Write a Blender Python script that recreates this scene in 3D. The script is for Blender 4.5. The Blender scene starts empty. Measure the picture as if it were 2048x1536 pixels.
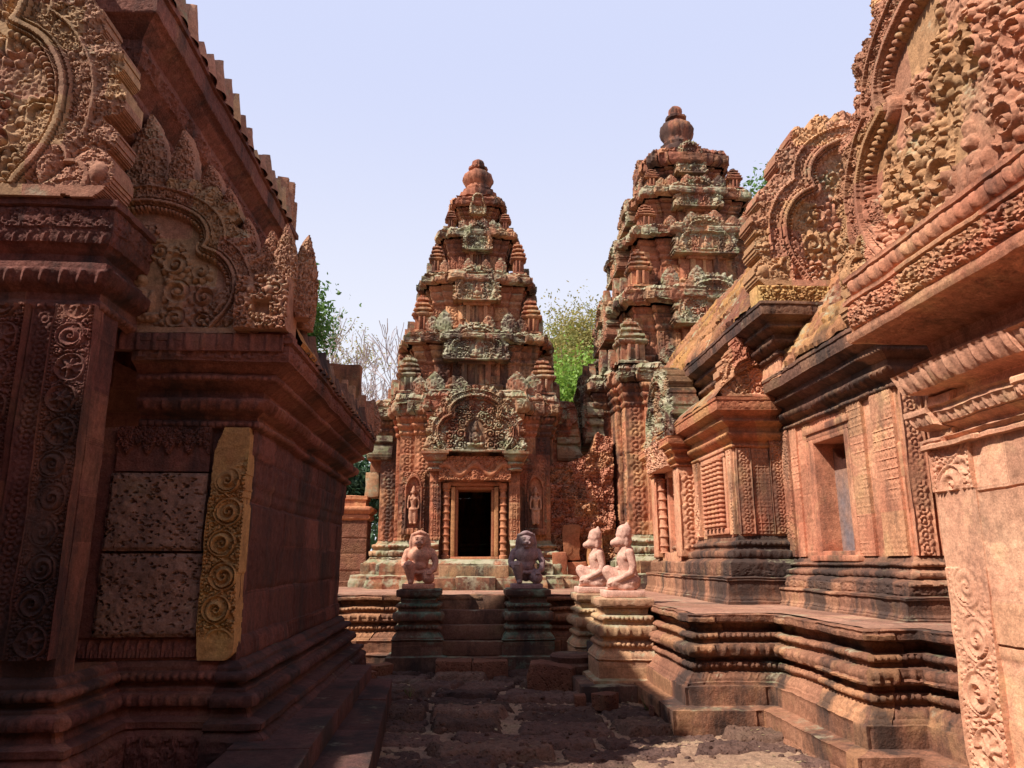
import bpy, math, random
import numpy as np
from mathutils import Vector, Matrix

sc = bpy.context.scene
COL = sc.collection
rad = math.radians
random.seed(7)

# ------------------------------------------------------------------ camera
PITCH, YAW = rad(13.2), rad(3.0)
EYE = (0.0, 0.0, 1.6)
cf = Vector((math.sin(YAW) * math.cos(PITCH), math.cos(YAW) * math.cos(PITCH), math.sin(PITCH)))
cr = Vector((math.cos(YAW), -math.sin(YAW), 0.0))
cu = cr.cross(cf)
cam = bpy.data.cameras.new("camera")
cam.sensor_width = 36.0
cam.lens = 36.0 * 1500.0 / 2048.0
cam.clip_start = 0.05
cam.clip_end = 3000.0
camo = bpy.data.objects.new("camera", cam)
M = Matrix(((cr.x, cu.x, -cf.x, EYE[0]), (cr.y, cu.y, -cf.y, EYE[1]), (cr.z, cu.z, -cf.z, EYE[2]), (0, 0, 0, 1)))
camo.matrix_world = M
COL.objects.link(camo)
sc.camera = camo

# ------------------------------------------------------------------ light
SUN_EL = rad(51.0)
SUN_AZ = math.atan2(-0.899, -0.438)            # compass style: angle from +Y towards +X
sdir = Vector((math.sin(SUN_AZ) * math.cos(SUN_EL), math.cos(SUN_AZ) * math.cos(SUN_EL), math.sin(SUN_EL)))
world = bpy.data.worlds.new("World")
sc.world = world
world.use_nodes = True
wn = world.node_tree
sky = wn.nodes.new("ShaderNodeTexSky")
sky.sky_type = 'NISHITA'
sky.sun_disc = False
sky.sun_elevation = SUN_EL
sky.sun_rotation = SUN_AZ
sky.air_density = 1.0
sky.dust_density = 2.2
sky.ozone_density = 1.0
bg = wn.nodes["Background"]
bg.inputs["Strength"].default_value = 0.085
tc = wn.nodes.new("ShaderNodeTexCoord"); sx_ = wn.nodes.new("ShaderNodeSeparateXYZ")
wn.links.new(tc.outputs["Generated"], sx_.inputs[0])
mr = wn.nodes.new("ShaderNodeMapRange"); mr.interpolation_type = 'SMOOTHSTEP'
for k_, v_ in zip((1, 2, 3, 4), (0.66, 0.86, 1.0, 0.0)): mr.inputs[k_].default_value = v_
wn.links.new(sx_.outputs[2], mr.inputs[0])
mr2 = wn.nodes.new("ShaderNodeMapRange"); mr2.interpolation_type = 'SMOOTHSTEP'
for k_, v_ in zip((1, 2, 3, 4), (0.10, 0.62, 0.0, 1.0)): mr2.inputs[k_].default_value = v_
wn.links.new(sx_.outputs[2], mr2.inputs[0])
hz = wn.nodes.new("ShaderNodeMix"); hz.data_type = 'RGBA'          # colour of the bright haze, whiter near the horizon
hz.inputs[6].default_value = (7.35, 7.5, 8.0, 1); hz.inputs[7].default_value = (5.25, 5.7, 7.7, 1)
wn.links.new(mr2.outputs[0], hz.inputs[0])
hm = wn.nodes.new("ShaderNodeMix"); hm.data_type = 'RGBA'
wn.links.new(mr.outputs[0], hm.inputs[0]); wn.links.new(sky.outputs["Color"], hm.inputs[6]); wn.links.new(hz.outputs[2], hm.inputs[7])
wn.links.new(hm.outputs[2], bg.inputs["Color"])
sun = bpy.data.lights.new("sun", 'SUN')
sun.energy = 5.0
sun.angle = rad(0.5)
sun.color = (1.0, 0.93, 0.83)
suno = bpy.data.objects.new("sun", sun)
suno.rotation_euler = sdir.to_track_quat('Z', 'Y').to_euler()
suno.location = (-20, -15, 25)
COL.objects.link(suno)
sc.view_settings.view_transform = 'Standard'
sc.view_settings.look = 'None'
sc.view_settings.gamma = 1.0
sc.view_settings.exposure = 0.58

# ------------------------------------------------------------------ numeric noise
def hsh(x, y, z, seed=0):
    x = np.asarray(x).astype(np.int64); y = np.asarray(y).astype(np.int64); z = np.asarray(z).astype(np.int64)
    h = (x * 374761393 + y * 668265263 + z * 1440662683 + seed * 1274126177) & 0xFFFFFFFF
    h = ((h ^ (h >> 13)) * 1274126177) & 0xFFFFFFFF
    h = ((h ^ (h >> 16)) * 2246822519) & 0xFFFFFFFF
    h = h ^ (h >> 15)
    return (h & 0xFFFFFF) / float(0xFFFFFF)

def vnoise(p, scale, seed=0):
    q = p * scale
    i = np.floor(q).astype(np.int64)
    f = q - i
    f = f * f * (3 - 2 * f)
    r = np.zeros(len(p))
    for dx in (0, 1):
        wx = f[:, 0] if dx else 1 - f[:, 0]
        for dy in (0, 1):
            wy = f[:, 1] if dy else 1 - f[:, 1]
            for dz in (0, 1):
                wz = f[:, 2] if dz else 1 - f[:, 2]
                r += wx * wy * wz * hsh(i[:, 0] + dx, i[:, 1] + dy, i[:, 2] + dz, seed)
    return r - 0.5

def vec_noise(p, amp, seed=0):
    o = np.zeros_like(p)
    for k in range(3):
        o[:, k] = vnoise(p, 2.3, seed + k) * 1.3 + vnoise(p, 7.0, seed + 10 + k) * 0.8 + vnoise(p, 19.0, seed + 20 + k) * 0.45
    return o * amp

def sstep(a, b, x):
    t = np.clip((x - a) / (b - a), 0, 1)
    return t * t * (3 - 2 * t)

# ------------------------------------------------------------------ carved pattern tiles (height 0..1)
def scroll_tile(n=384, seed=1, big=30, rb=(0.075, 0.15), small=150, rs=(0.024, 0.048)):
    R = np.random.RandomState(seed)
    H = np.zeros((n, n))
    def stamp(cx, cy, r, hand, ph, kind):
        m = int(r * n * (1.3 if kind == 0 else 1.0)) + 2
        ix = np.arange(int(cx * n) - m, int(cx * n) + m + 1); iy = np.arange(int(cy * n) - m, int(cy * n) + m + 1)
        X, Y = np.meshgrid(ix / n - cx, iy / n - cy)
        rho = np.hypot(X, Y) / r; th = np.arctan2(Y, X)
        if kind == 0:
            s = th * hand / (2 * math.pi) + ph + 1.25 * np.log(rho + 0.12)
            ridge = 0.5 + 0.5 * np.cos(2 * math.pi * s)
            h = (0.10 + 0.80 * ridge ** 1.2) * (rho < 0.80)
            h = np.maximum(h, np.clip(1.0 - (rho / 0.26) ** 2, 0, 1) ** 0.5)
            lob = np.abs(np.cos(th * 4.5 + ph * 9))
            lf = np.clip(1 - ((rho - 0.80) / (0.10 + 0.34 * lob)) ** 2, 0, 1) ** 0.5 * (rho > 0.74) * (0.45 + 0.45 * lob)
            h = np.maximum(h, lf)
        elif kind == 1:
            pet = 0.72 + 0.28 * np.cos(th * 6 + ph * 6)
            h = np.clip(1 - (rho / pet) ** 2, 0, 1) ** 0.5 * 0.8
            h = np.where(rho < 0.3, np.maximum(h * 0.5, np.clip(1 - (rho / 0.3) ** 2, 0, 1) ** 0.5), h)
        else:
            c, s_ = math.cos(ph * 6.28), math.sin(ph * 6.28)
            a = (X * c + Y * s_) / r; b = (-X * s_ + Y * c) / r
            b = b - 0.35 * a * a * hand
            h = np.clip(1 - a * a - (b / 0.45) ** 2, 0, 1) ** 0.5 * 0.85 * (0.75 + 0.25 * np.sign(np.abs(b) - 0.07))
        jx = ix % n; jy = iy % n
        sub = H[np.ix_(jy, jx)]
        H[np.ix_(jy, jx)] = np.maximum(sub, h)
    placed = []
    tries = 0
    while len(placed) < big and tries < 4000:
        tries += 1
        cx, cy = R.rand(2); r = R.uniform(*rb)
        ok = True
        for (px, py, pr) in placed:
            dx = abs(cx - px); dy = abs(cy - py); dx = min(dx, 1 - dx); dy = min(dy, 1 - dy)
            if math.hypot(dx, dy) < 0.98 * (r + pr): ok = False; break
        if ok:
            placed.append((cx, cy, r)); stamp(cx, cy, r, R.choice([-1, 1]), R.rand(), 0 if R.rand() < 0.75 else 1)
    for k in range(small):
        stamp(R.rand(), R.rand(), R.uniform(*rs) * 1.35, R.choice([-1, 1]), R.rand(), 2 if R.rand() < 0.75 else 1)
    for k in range(2):
        H = (2 * H + np.roll(H, 1, 0) + np.roll(H, -1, 0) + np.roll(H, 1, 1) + np.roll(H, -1, 1)) / 6
    return H

TILE_SCROLL = scroll_tile(384, 3)
TILE_FINE = scroll_tile(384, 9, 70, (0.042, 0.08), 330, (0.016, 0.032))
def diaper_tile(n=128):
    y, x = np.mgrid[0:n, 0:n] / n
    X = (x * 2) % 1 - 0.5; Y = (y * 2) % 1 - 0.5
    r = np.hypot(X, Y) * 2; th = np.arctan2(Y, X)
    h = np.clip(1 - (r / (0.62 + 0.22 * np.cos(4 * th))) ** 2, 0, 1) ** 0.5 * 0.9
    h = np.where(r < 0.22, 0.3, h)
    e = np.maximum(np.abs(X), np.abs(Y))
    h = np.where(e > 0.45, 0.8, h)
    d = np.hypot(np.abs(X) - 0.5, np.abs(Y) - 0.5)
    return np.maximum(h, np.clip(1 - (d / 0.14) ** 2, 0, 1) ** 0.5)
TILE_DIAPER = diaper_tile()

def samp(tile, u, v):
    n = tile.shape[0]
    a = (u % 1.0) * n; b = (v % 1.0) * n
    i = np.floor(a).astype(int); j = np.floor(b).astype(int)
    fa = a - i; fb = b - j
    i0 = i % n; j0 = j % n; i1 = (i + 1) % n; j1 = (j + 1) % n
    return (tile[j0, i0] * (1 - fa) + tile[j0, i1] * fa) * (1 - fb) + (tile[j1, i0] * (1 - fa) + tile[j1, i1] * fa) * fb

def strip_volute(x, y):
    """x in -1..1 across a pilaster, y in strip half widths: a vine winding from side to side, each coil holding a curl or a flower"""
    m = 1.62
    k = np.floor(y / m)
    kr = hsh(k, 0 * k, 0 * k, 51)
    hand = np.where(k % 2 == 0, 1.0, -1.0)
    X = x - 0.10 * hand; Y = y - (k + 0.5) * m
    r = np.hypot(X, Y) / (0.70 + 0.07 * kr); th = np.arctan2(Y * hand, X * hand)
    ring = np.exp(-((r - 0.90 + 0.05 * th / np.pi) / 0.10) ** 2) * (0.80 + 0.20 * np.cos(th * 2))
    s = th * hand / (2 * math.pi) + 1.05 * np.log(r + 0.12) + kr
    curl = (0.10 + 0.85 * (0.5 + 0.5 * np.cos(2 * math.pi * s)) ** 1.1) * (r < 0.74)
    pet = 0.40 + 0.14 * np.cos(6 * th + kr * 6)
    flower = np.where(r < 0.20, 1.0, np.clip(1 - (r / (pet + .12)) ** 2, 0, 1) ** 0.5 * (0.55 + .25 * np.cos(6 * th + kr * 6)))
    inner = np.where(kr > 0.62, flower, curl)
    fr = 0.5 * np.clip(np.cos(th * 9 + kr * 5), 0, 1) * np.exp(-((r - 0.66) / 0.10) ** 2)
    h = np.maximum(np.maximum(ring, inner), fr)
    fill = samp(TILE_FINE, x * 0.27 + 0.3, y * 0.27) * 0.85
    h = np.where(r < 1.04, h, fill)
    stem = np.exp(-((x - 0.74 * np.sin((y / m + 0.0) * np.pi) * 0.95) / 0.09) ** 2) * 0.75
    h = np.maximum(h, np.where(r > 0.98, stem, 0))
    ax = np.abs(x)
    bead = np.clip(1 - (((y * 5.2) % 1 - 0.5) / 0.42) ** 2 - ((ax - 0.88) / 0.055) ** 2, 0, 1) ** 0.5
    h = np.where(ax > 0.80, 0.25 + 0.6 * bead, h)
    return np.where(ax > 0.955, 0.9, h)

def wear(X, Z, seed=0, k=1.0):
    """worn patches: 0.15..1 multiplier of the carving's height"""
    p = np.stack([X.ravel(), Z.ravel(), 0 * X.ravel() + seed * 1.7], -1)
    n = vnoise(p, 2.6, 91) + .5 * vnoise(p, 8.0, 92)
    return np.clip(0.80 + k * 1.6 * n, 0.15, 1.0).reshape(X.shape)

def strip_rosette(x, y):
    m = 1.25
    k = np.floor(y / m)
    Y = y - (k + 0.5) * m
    r = np.hypot(x, Y)
    th = np.arctan2(Y, x)
    h = np.exp(-((r - 0.47) / 0.12) ** 2) * (0.75 + 0.25 * np.cos(th * 8))
    h = np.maximum(h, np.clip(1 - (r / 0.22) ** 2, 0, 1) ** 0.5)
    d = np.hypot(np.abs(x) - 0.55, np.abs(Y) - 0.6)
    h = np.maximum(h, 0.8 * np.clip(1 - (d / 0.24) ** 2, 0, 1) ** 0.5)
    ax = np.abs(x)
    h = np.where(ax > 0.80, 0.15, h)
    return np.where(ax > 0.92, 0.85, h)

# patterns along a moulding: u metres along, v 0..1 across, m motif length, L width of the band
def p_bead(u, v, m, L):
    x = (u / m) % 1 - 0.5
    return np.sqrt(np.clip(1 - (x / 0.48) ** 2 - ((v - 0.5) / 0.5) ** 2, 0, 1))
def p_lotus(u, v, m, L):
    x = np.abs((u / m) % 1 - 0.5) * 2
    w = np.sqrt(np.clip(1 - v ** 2.2, 0.0, 1))
    a = np.sqrt(np.clip(1 - (x / (w + 1e-3)) ** 2, 0, 1)) * (0.65 + 0.35 * np.cos(x * 5.0))
    x2 = np.abs((u / m + 0.5) % 1 - 0.5) * 2
    b = 0.45 * np.sqrt(np.clip(1 - (x2 / (w + 0.15)) ** 2, 0, 1))
    return np.maximum(a, b) * np.sin(np.pi * np.clip(v * 0.92 + 0.06, 0, 1)) ** 0.5
def p_lotus_dn(u, v, m, L):
    return p_lotus(u, 1 - v, m, L)
def p_scroll(u, v, m, L):
    return samp(TILE_SCROLL, u / m, v * L / m) * np.clip(np.minimum(v, 1 - v) * 14, 0, 1)
def p_fine(u, v, m, L):
    return samp(TILE_FINE, u / m, v * L / m) * np.clip(np.minimum(v, 1 - v) * 14, 0, 1)
def p_dent(u, v, m, L):
    x = (u / m) % 1
    return np.where((x > 0.2) & (v > 0.1) & (v < 0.9), 1.0, 0.0)
def p_leaf(u, v, m, L):
    x = np.abs((u / m) % 1 - 0.5) * 2
    inside = np.clip((1 - x ** 1.6 - v) * 4, 0, 1)
    x2 = np.abs((u / m + 0.5) % 1 - 0.5) * 2
    in2 = 0.55 * np.clip((1 - x2 ** 1.6 - v * 1.3) * 4, 0, 1)
    return np.maximum(inside * (0.7 + 0.3 * np.cos(x * 9)), in2) * np.clip(v * 20, 0, 1)
def p_pend(u, v, m, L):
    return p_leaf(u, 1 - v, m, L) * (0.55 + 0.45 * samp(TILE_FINE, u / 0.5, v * L / 0.5))
def p_round(u, v, m, L):
    return np.sqrt(np.clip(1 - (2 * v - 1) ** 2, 0, 1))
def p_tile(u, v, m, L):
    x = np.abs((u / m) % 1 - 0.5) * 2
    return np.sqrt(np.clip(1 - x ** 2, 0, 1)) * np.clip(v * 12, 0, 1) * np.clip((1 - v) * 12, 0, 1)
PAT = dict(bead=p_bead, lotus=p_lotus, lotusd=p_lotus_dn, scroll=p_scroll, fine=p_fine, dent=p_dent, leaf=p_leaf, pend=p_pend,
           round=p_round, tile=p_tile)

# ------------------------------------------------------------------ mesh buffer (quads)
class Buf:
    def __init__(self):
        self.V = []; self.F = []; self.A = []; self.n = 0
    def add(self, V, F, A=None):
        V = np.asarray(V, float).reshape(-1, 3); F = np.asarray(F, np.int64).reshape(-1, 4)
        if A is None: A = np.full(len(V), 0.5)
        self.V.append(V); self.F.append(F + self.n); self.A.append(np.asarray(A, float)); self.n += len(V)
    def grid(self, P, A=None, flip=False, mask=None, closed_u=False):
        """P (nu, nv, 3)"""
        nu, nv = P.shape[:2]
        idx = np.arange(nu * nv).reshape(nu, nv)
        if closed_u:
            idx = np.vstack([idx, idx[:1]])
        a, b, c, d = idx[:-1, :-1], idx[1:, :-1], idx[1:, 1:], idx[:-1, 1:]
        F = np.stack([a, b, c, d], -1)
        if mask is not None: F = F[mask]
        F = F.reshape(-1, 4)
        if flip: F = F[:, ::-1]
        self.add(P.reshape(-1, 3), F, None if A is None else np.asarray(A).reshape(-1))
    def box(self, x0, x1, y0, y1, z0, z1, A=0.5, jit=0.0, seed=0):
        """a slightly worn block with chamfered edges, subdivided a little"""
        c = min(0.012, 0.2 * min(x1 - x0, y1 - y0, z1 - z0))
        def ax(a, b):
            n = max(1, min(8, int((b - a) / 0.12)))
            return np.concatenate([[a], np.linspace(a + c, b - c, n + 1), [b]])
        xs, ys, zs = ax(x0, x1), ax(y0, y1), ax(z0, z1)
        def push(P):
            Q = P.copy()
            lo = np.array([x0, y0, z0]); hi = np.array([x1, y1, z1])
            near = (np.abs(P - lo) < 1e-9) | (np.abs(P - hi) < 1e-9)
            cnt = near.sum(-1)
            ce = np.clip(P, lo + c, hi - c)
            dd = P - ce
            ln = np.linalg.norm(dd, axis=-1, keepdims=True)
            Q = ce + dd / np.maximum(ln, 1e-9) * np.minimum(ln, c)
            if jit:
                Q = Q + vec_noise(Q.reshape(-1, 3), jit, seed).reshape(Q.shape)
            return Q
        def face(U, W, fx):
            g = np.array([[fx(u, w) for w in W] for u in U])
            return push(g)
        self.grid(face(xs, zs, lambda u, w: (u, y0, w)), np.full(len(xs) * len(zs), A))
        self.grid(face(xs, zs, lambda u, w: (u, y1, w)), np.full(len(xs) * len(zs), A), flip=True)
        self.grid(face(ys, zs, lambda u, w: (x1, u, w)), np.full(len(ys) * len(zs), A))
        self.grid(face(ys, zs, lambda u, w: (x0, u, w)), np.full(len(ys) * len(zs), A), flip=True)
        self.grid(face(xs, ys, lambda u, w: (u, w, z1)), np.full(len(xs) * len(ys), A))
        self.grid(face(xs, ys, lambda u, w: (u, w, z0)), np.full(len(xs) * len(ys), A), flip=True)
    def lathe(self, cx, cy, prof, n=28, ribs=0, ribamp=0.0, A=0.5):
        th = np.arange(n) * 2 * math.pi / n
        P = np.zeros((n, len(prof), 3))
        for j, (r, z) in enumerate(prof):
            rr = r * (1 + ribamp * (np.abs(np.cos(th * ribs / 2)) - 0.6)) if ribs else np.full(n, r)
            P[:, j, 0] = cx + rr * np.cos(th); P[:, j, 1] = cy + rr * np.sin(th); P[:, j, 2] = z
        self.grid(P, np.full(n * len(prof), A), closed_u=True)
    def tube(self, pts, rads, n=7):
        pts = [Vector(p) for p in pts]
        P = np.zeros((n, len(pts), 3))
        ref = Vector((0.31, 0.77, 0.2))
        for j, p in enumerate(pts):
            t = (pts[min(j + 1, len(pts) - 1)] - pts[max(j - 1, 0)]).normalized()
            a = t.cross(ref).normalized(); b = t.cross(a)
            for i in range(n):
                q = p + (a * math.cos(2 * math.pi * i / n) + b * math.sin(2 * math.pi * i / n)) * rads[j]
                P[i, j] = q
        self.grid(P, closed_u=True, flip=True)

def wloc(o):
    v = Vector((0, 0, 0))
    while o is not None:
        v = v + o.location; o = o.parent
    return v

def build(name, buf, mat, parent=None, smooth=38, loc=None, local=False):
    V = np.concatenate(buf.V); F = np.concatenate(buf.F); A = np.concatenate(buf.A)
    me = bpy.data.meshes.new(name)
    if not local:
        off = wloc(parent) if parent else Vector((0, 0, 0))
        if loc is not None: off = off + Vector(loc)
        V = V - np.array(off)
    me.vertices.add(len(V)); me.vertices.foreach_set("co", V.astype(np.float32).ravel())
    me.loops.add(len(F) * 4); me.loops.foreach_set("vertex_index", F.astype(np.int32).ravel())
    me.polygons.add(len(F)); me.polygons.foreach_set("loop_start", np.arange(0, len(F) * 4, 4, dtype=np.int32))
    try: me.polygons.foreach_set("loop_total", np.full(len(F), 4, dtype=np.int32))
    except Exception: pass
    me.update(calc_edges=True)
    at = me.attributes.new("blk", 'FLOAT', 'POINT'); at.data.foreach_set("value", A.astype(np.float32))
    if smooth:
        me.polygons.foreach_set("use_smooth", np.ones(len(F), dtype=bool))
        me.set_sharp_from_angle(angle=rad(smooth))
    me.materials.append(mat)
    o = bpy.data.objects.new(name, me)
    COL.objects.link(o)
    if parent: o.parent = parent
    if loc is not None: o.location = loc
    return o

def thing(name, label, cat, loc=(0, 0, 0), group=None):
    o = bpy.data.objects.new(name, None); o.empty_display_size = 0.3
    COL.objects.link(o); o.location = loc
    o["label"] = label; o["category"] = cat
    if group: o["group"] = group
    return o
def tag(o, label, cat, group=None):
    o["label"] = label; o["category"] = cat
    if group: o["group"] = group
    return o
def structure(o):
    o["kind"] = "structure"; return o
def inst(src, parent, loc, rotz=0.0, scale=1.0):
    """a copy of a one-mesh part, sharing its mesh"""
    c = src.copy(); COL.objects.link(c); c.parent = parent
    c.location = Vector(loc) - wloc(parent)
    c.rotation_euler = (0, 0, rotz); c.scale = (scale, scale, scale) if not hasattr(scale, '__len__') else scale
    return c

# ------------------------------------------------------------------ sweep of a moulded profile round a plan
def away(mid, n):
    return (mid[0] - EYE[0]) * n[0] + (mid[1] - EYE[1]) * n[1] > 0.35

def sweep(buf, path, prof, closed=True, step=0.03, vstep=0.03, er=0.010, seed=0, bl=0.62, boff=0.008, wall=None, joint=0.0, coarse=True):
    P = [np.array(p, float) for p in path]
    n = len(P); ns = n if closed else n - 1
    dirs = []; lens = []
    for i in range(ns):
        d = P[(i + 1) % n] - P[i]; l = np.hypot(*d); lens.append(l); dirs.append(d / l)
    nor = [np.array([d[1], -d[0]]) for d in dirs]
    def mitre(i):
        a = nor[(i - 1) % ns] if (closed or i > 0) else nor[0]
        b = nor[i % ns] if (closed or i < ns) else nor[ns - 1]
        m = a + b; q = m @ m
        return m * 2 / q if q > 1e-6 else a
    # expand profile
    pd, pz, pid, pv = [], [], [], []
    segs = []
    for j in range(len(prof) - 1):
        d0, z0 = prof[j][:2]; d1, z1 = prof[j + 1][:2]
        pat = prof[j][2] if len(prof[j]) > 2 else None
        amp = prof[j][3] if len(prof[j]) > 3 else 0.0
        mot = prof[j][4] if len(prof[j]) > 4 else 0.1
        L = math.hypot(d1 - d0, z1 - z0)
        segs.append((pat, amp, mot, L, ((z1 - z0) / max(L, 1e-6), -(d1 - d0) / max(L, 1e-6))))
        k = max(1, int(math.ceil(L / vstep)))
        if pat in ('bead', 'lotus', 'lotusd', 'round', 'leaf', 'pend', 'tile'): k = max(k, 5)
        for q in range(k):
            pd.append(d0 + (d1 - d0) * q / k); pz.append(z0 + (z1 - z0) * q / k); pid.append(j); pv.append(q / k)
    pd.append(prof[-1][0]); pz.append(prof[-1][1]); pid.append(len(prof) - 2); pv.append(1.0)
    pd, pz, pid, pv = np.array(pd), np.array(pz), np.array(pid), np.array(pv)
    nv = len(pd)
    for i in range(ns):
        A, B = P[i], P[(i + 1) % n]
        mA, mB = mitre(i), mitre(i + 1)
        far = coarse and away((A + B) / 2, nor[i])
        st = step * 7 if far else step
        k = max(1, int(math.ceil(lens[i] / st)))
        t = np.linspace(0, 1, k + 1)
        XY = (A[None, None] + mA[None, None] * pd[None, :, None]) * (1 - t)[:, None, None] + (B[None, None] + mB[None, None] * pd[None, :, None]) * t[:, None, None]
        G = np.zeros((k + 1, nv, 3)); G[:, :, :2] = XY; G[:, :, 2] = pz[None, :]
        U = np.repeat((t * lens[i])[:, None], nv, 1)
        Vv = np.repeat(pv[None], k + 1, 0); Zz = np.repeat(pz[None], k + 1, 0)
        H = np.zeros((k + 1, nv)); HN = np.zeros((k + 1, nv, 2))
        taper = np.clip(np.minimum(U, lens[i] - U) / min(0.025, lens[i] * 0.2), 0, 1)
        if not far:
            for j, (pat, amp, mot, L, (nd, nz)) in enumerate(segs):
                if not pat: continue
                cols = np.where(pid == j)[0]
                if pat == 'wall':
                    hh = wall(U[:, cols], Zz[:, cols], lens[i], i) * amp
                else:
                    m = mot if pat in ('scroll', 'fine') else lens[i] / max(1, round(lens[i] / mot))
                    off = i * 0.37 + seed * 0.11 if pat in ('scroll', 'fine') else 0.0
                    hh = PAT[pat](U[:, cols] + off, Vv[:, cols], m, L) * amp
                hh = hh * taper[:, cols]
                HN[:, cols, 0] += hh * nd; HN[:, cols, 1] += hh * nz
        # blocks: each course has its own joints, each block its own offset and tint
        course = np.floor(Zz / 0.34).astype(int)
        bo = hsh(course, 0 * course, 0 * course, seed + 31) * bl
        bi = np.floor((U + bo) / bl).astype(int)
        bh = hsh(course, bi, 0 * bi + i, seed)
        steep = np.array([abs(s[4][0]) for s in segs])[np.clip(pid, 0, len(segs) - 1)]
        HN[:, :, 0] += (bh - 0.5) * 2 * boff * taper * steep[None]
        if joint and not far:
            fu = ((U + bo) / bl) % 1 * bl; fz = (Zz / 0.34) % 1 * 0.34
            g = np.maximum(np.clip(1 - fu / (step * 1.2), 0, 1), np.clip(1 - fz / (vstep * 1.2), 0, 1))
            HN[:, :, 0] -= joint * g * taper * steep[None]
        G[:, :, 0] += HN[:, :, 0] * nor[i][0]; G[:, :, 1] += HN[:, :, 0] * nor[i][1]; G[:, :, 2] += HN[:, :, 1]
        if er:
            flat = G.reshape(-1, 3)
            G = (flat + vec_noise(flat, er, 5)).reshape(G.shape)
        buf.grid(G, bh)

def panel(buf, O, U, N, w, h, hf, step, depth=0.05, er=0.003, mask=None, A=None, back=False):
    """a carved slab: O bottom corner, U unit along, N unit outwards, up is +Z; hf(x, z) metres outwards"""
    O, U, N = np.array(O, float), np.array(U, float), np.array(N, float)
    nu = max(2, int(w / step) + 1); nv = max(2, int(h / step) + 1)
    x = np.linspace(0, w, nu); z = np.linspace(0, h, nv)
    X, Z = np.meshgrid(x, z, indexing='ij')
    H = hf(X, Z)
    P = O[None, None] + U[None, None] * X[..., None] + np.array([0, 0, 1.0])[None, None] * Z[..., None] + N[None, None] * H[..., None]
    if er: P = (P.reshape(-1, 3) + vec_noise(P.reshape(-1, 3), er, 77)).reshape(P.shape)
    Q = O[None, None] + U[None, None] * X[..., None] + np.array([0, 0, 1.0])[None, None] * Z[..., None] - N[None, None] * depth + 0 * P
    if mask is None: C = np.ones((nu - 1, nv - 1), bool)
    else:
        mk = mask(X, Z); C = mk[:-1, :-1] & mk[1:, :-1] & mk[1:, 1:] & mk[:-1, 1:]
    right = np.cross(U, [0, 0, 1.0]); flip = (right @ N) < 0
    att = np.full(nu * nv, 0.5) if A is None else np.asarray(A(X, Z)).reshape(-1)
    buf.grid(P, att, flip=flip, mask=C)
    # rim
    base = buf.n
    buf.add(np.concatenate([P.reshape(-1, 3), Q.reshape(-1, 3)]), np.zeros((0, 4), int), np.concatenate([att, att]))
    idx = np.arange(nu * nv).reshape(nu, nv); o2 = nu * nv
    E = []
    Cp = np.zeros((nu + 1, nv + 1), bool); Cp[1:nu, 1:nv] = C
    def quad(a, b, f):
        q = np.stack([a, b, b + o2, a + o2], -1).reshape(-1, 4)
        E.append(q[:, ::-1] if f else q)
    for i_side in (0, 1):
        # edges along v at grid line i: cell left (i-1) and right (i)
        L = Cp[0:nu, 1:nv]; R = Cp[1:nu + 1, 1:nv]
        m = (R & ~L) if i_side == 0 else (L & ~R)
        a = idx[:, :-1][m]; b = idx[:, 1:][m]
        quad(a, b, (i_side == 1) ^ flip)
        D = Cp[1:nu, 0:nv]; T = Cp[1:nu, 1:nv + 1]
        m = (T & ~D) if i_side == 0 else (D & ~T)
        a = idx[:-1, :][m]; b = idx[1:, :][m]
        quad(a, b, (i_side == 0) ^ flip)
    if back:
        a, b, c, d = idx[:-1, :-1], idx[1:, :-1], idx[1:, 1:], idx[:-1, 1:]
        q = np.stack([a, b, c, d], -1)[C].reshape(-1, 4) + o2
        E.append(q if flip else q[:, ::-1])
    buf.F.append(np.concatenate(E) + base)

# ------------------------------------------------------------------ materials
def nmat(name):
    m = bpy.data.materials.new(name); m.use_nodes = True
    nt = m.node_tree
    return m, nt, nt.nodes["Principled BSDF"]
def node(nt, t, **kw):
    n = nt.nodes.new(t)
    for k, v in kw.items(): setattr(n, k, v)
    return n
def math_(nt, op, a, b=None, clamp=False):
    n = nt.nodes.new("ShaderNodeMath"); n.operation = op; n.use_clamp = clamp
    for k, v in ((0, a), (1, b)):
        if v is None: continue
        if hasattr(v, 'is_output'): nt.links.new(v, n.inputs[k])
        else: n.inputs[k].default_value = v
    return n.outputs[0]
def mix_(nt, fac, a, b, mode='MIX'):
    n = nt.nodes.new("ShaderNodeMix"); n.data_type = 'RGBA'; n.blend_type = mode
    for k, v in ((0, fac), (6, a), (7, b)):
        if hasattr(v, 'is_output'): nt.links.new(v, n.inputs[k])
        elif k == 0: n.inputs[0].default_value = v
        else: n.inputs[k].default_value = (*v, 1.0)
    return n.outputs[2]
def noise_(nt, vec, scale, detail=5, rough=0.6):
    n = nt.nodes.new("ShaderNodeTexNoise"); n.inputs["Scale"].default_value = scale; n.inputs["Detail"].default_value = detail
    n.inputs["Roughness"].default_value = rough
    nt.links.new(vec, n.inputs["Vector"]); return n.outputs["Fac"]
def map_(nt, x, a, b, c=0.0, d=1.0):
    n = nt.nodes.new("ShaderNodeMapRange"); n.clamp = True
    nt.links.new(x, n.inputs[0])
    for k, v in zip((1, 2, 3, 4), (a, b, c, d)): n.inputs[k].default_value = v
    return n.outputs[0]

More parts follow.
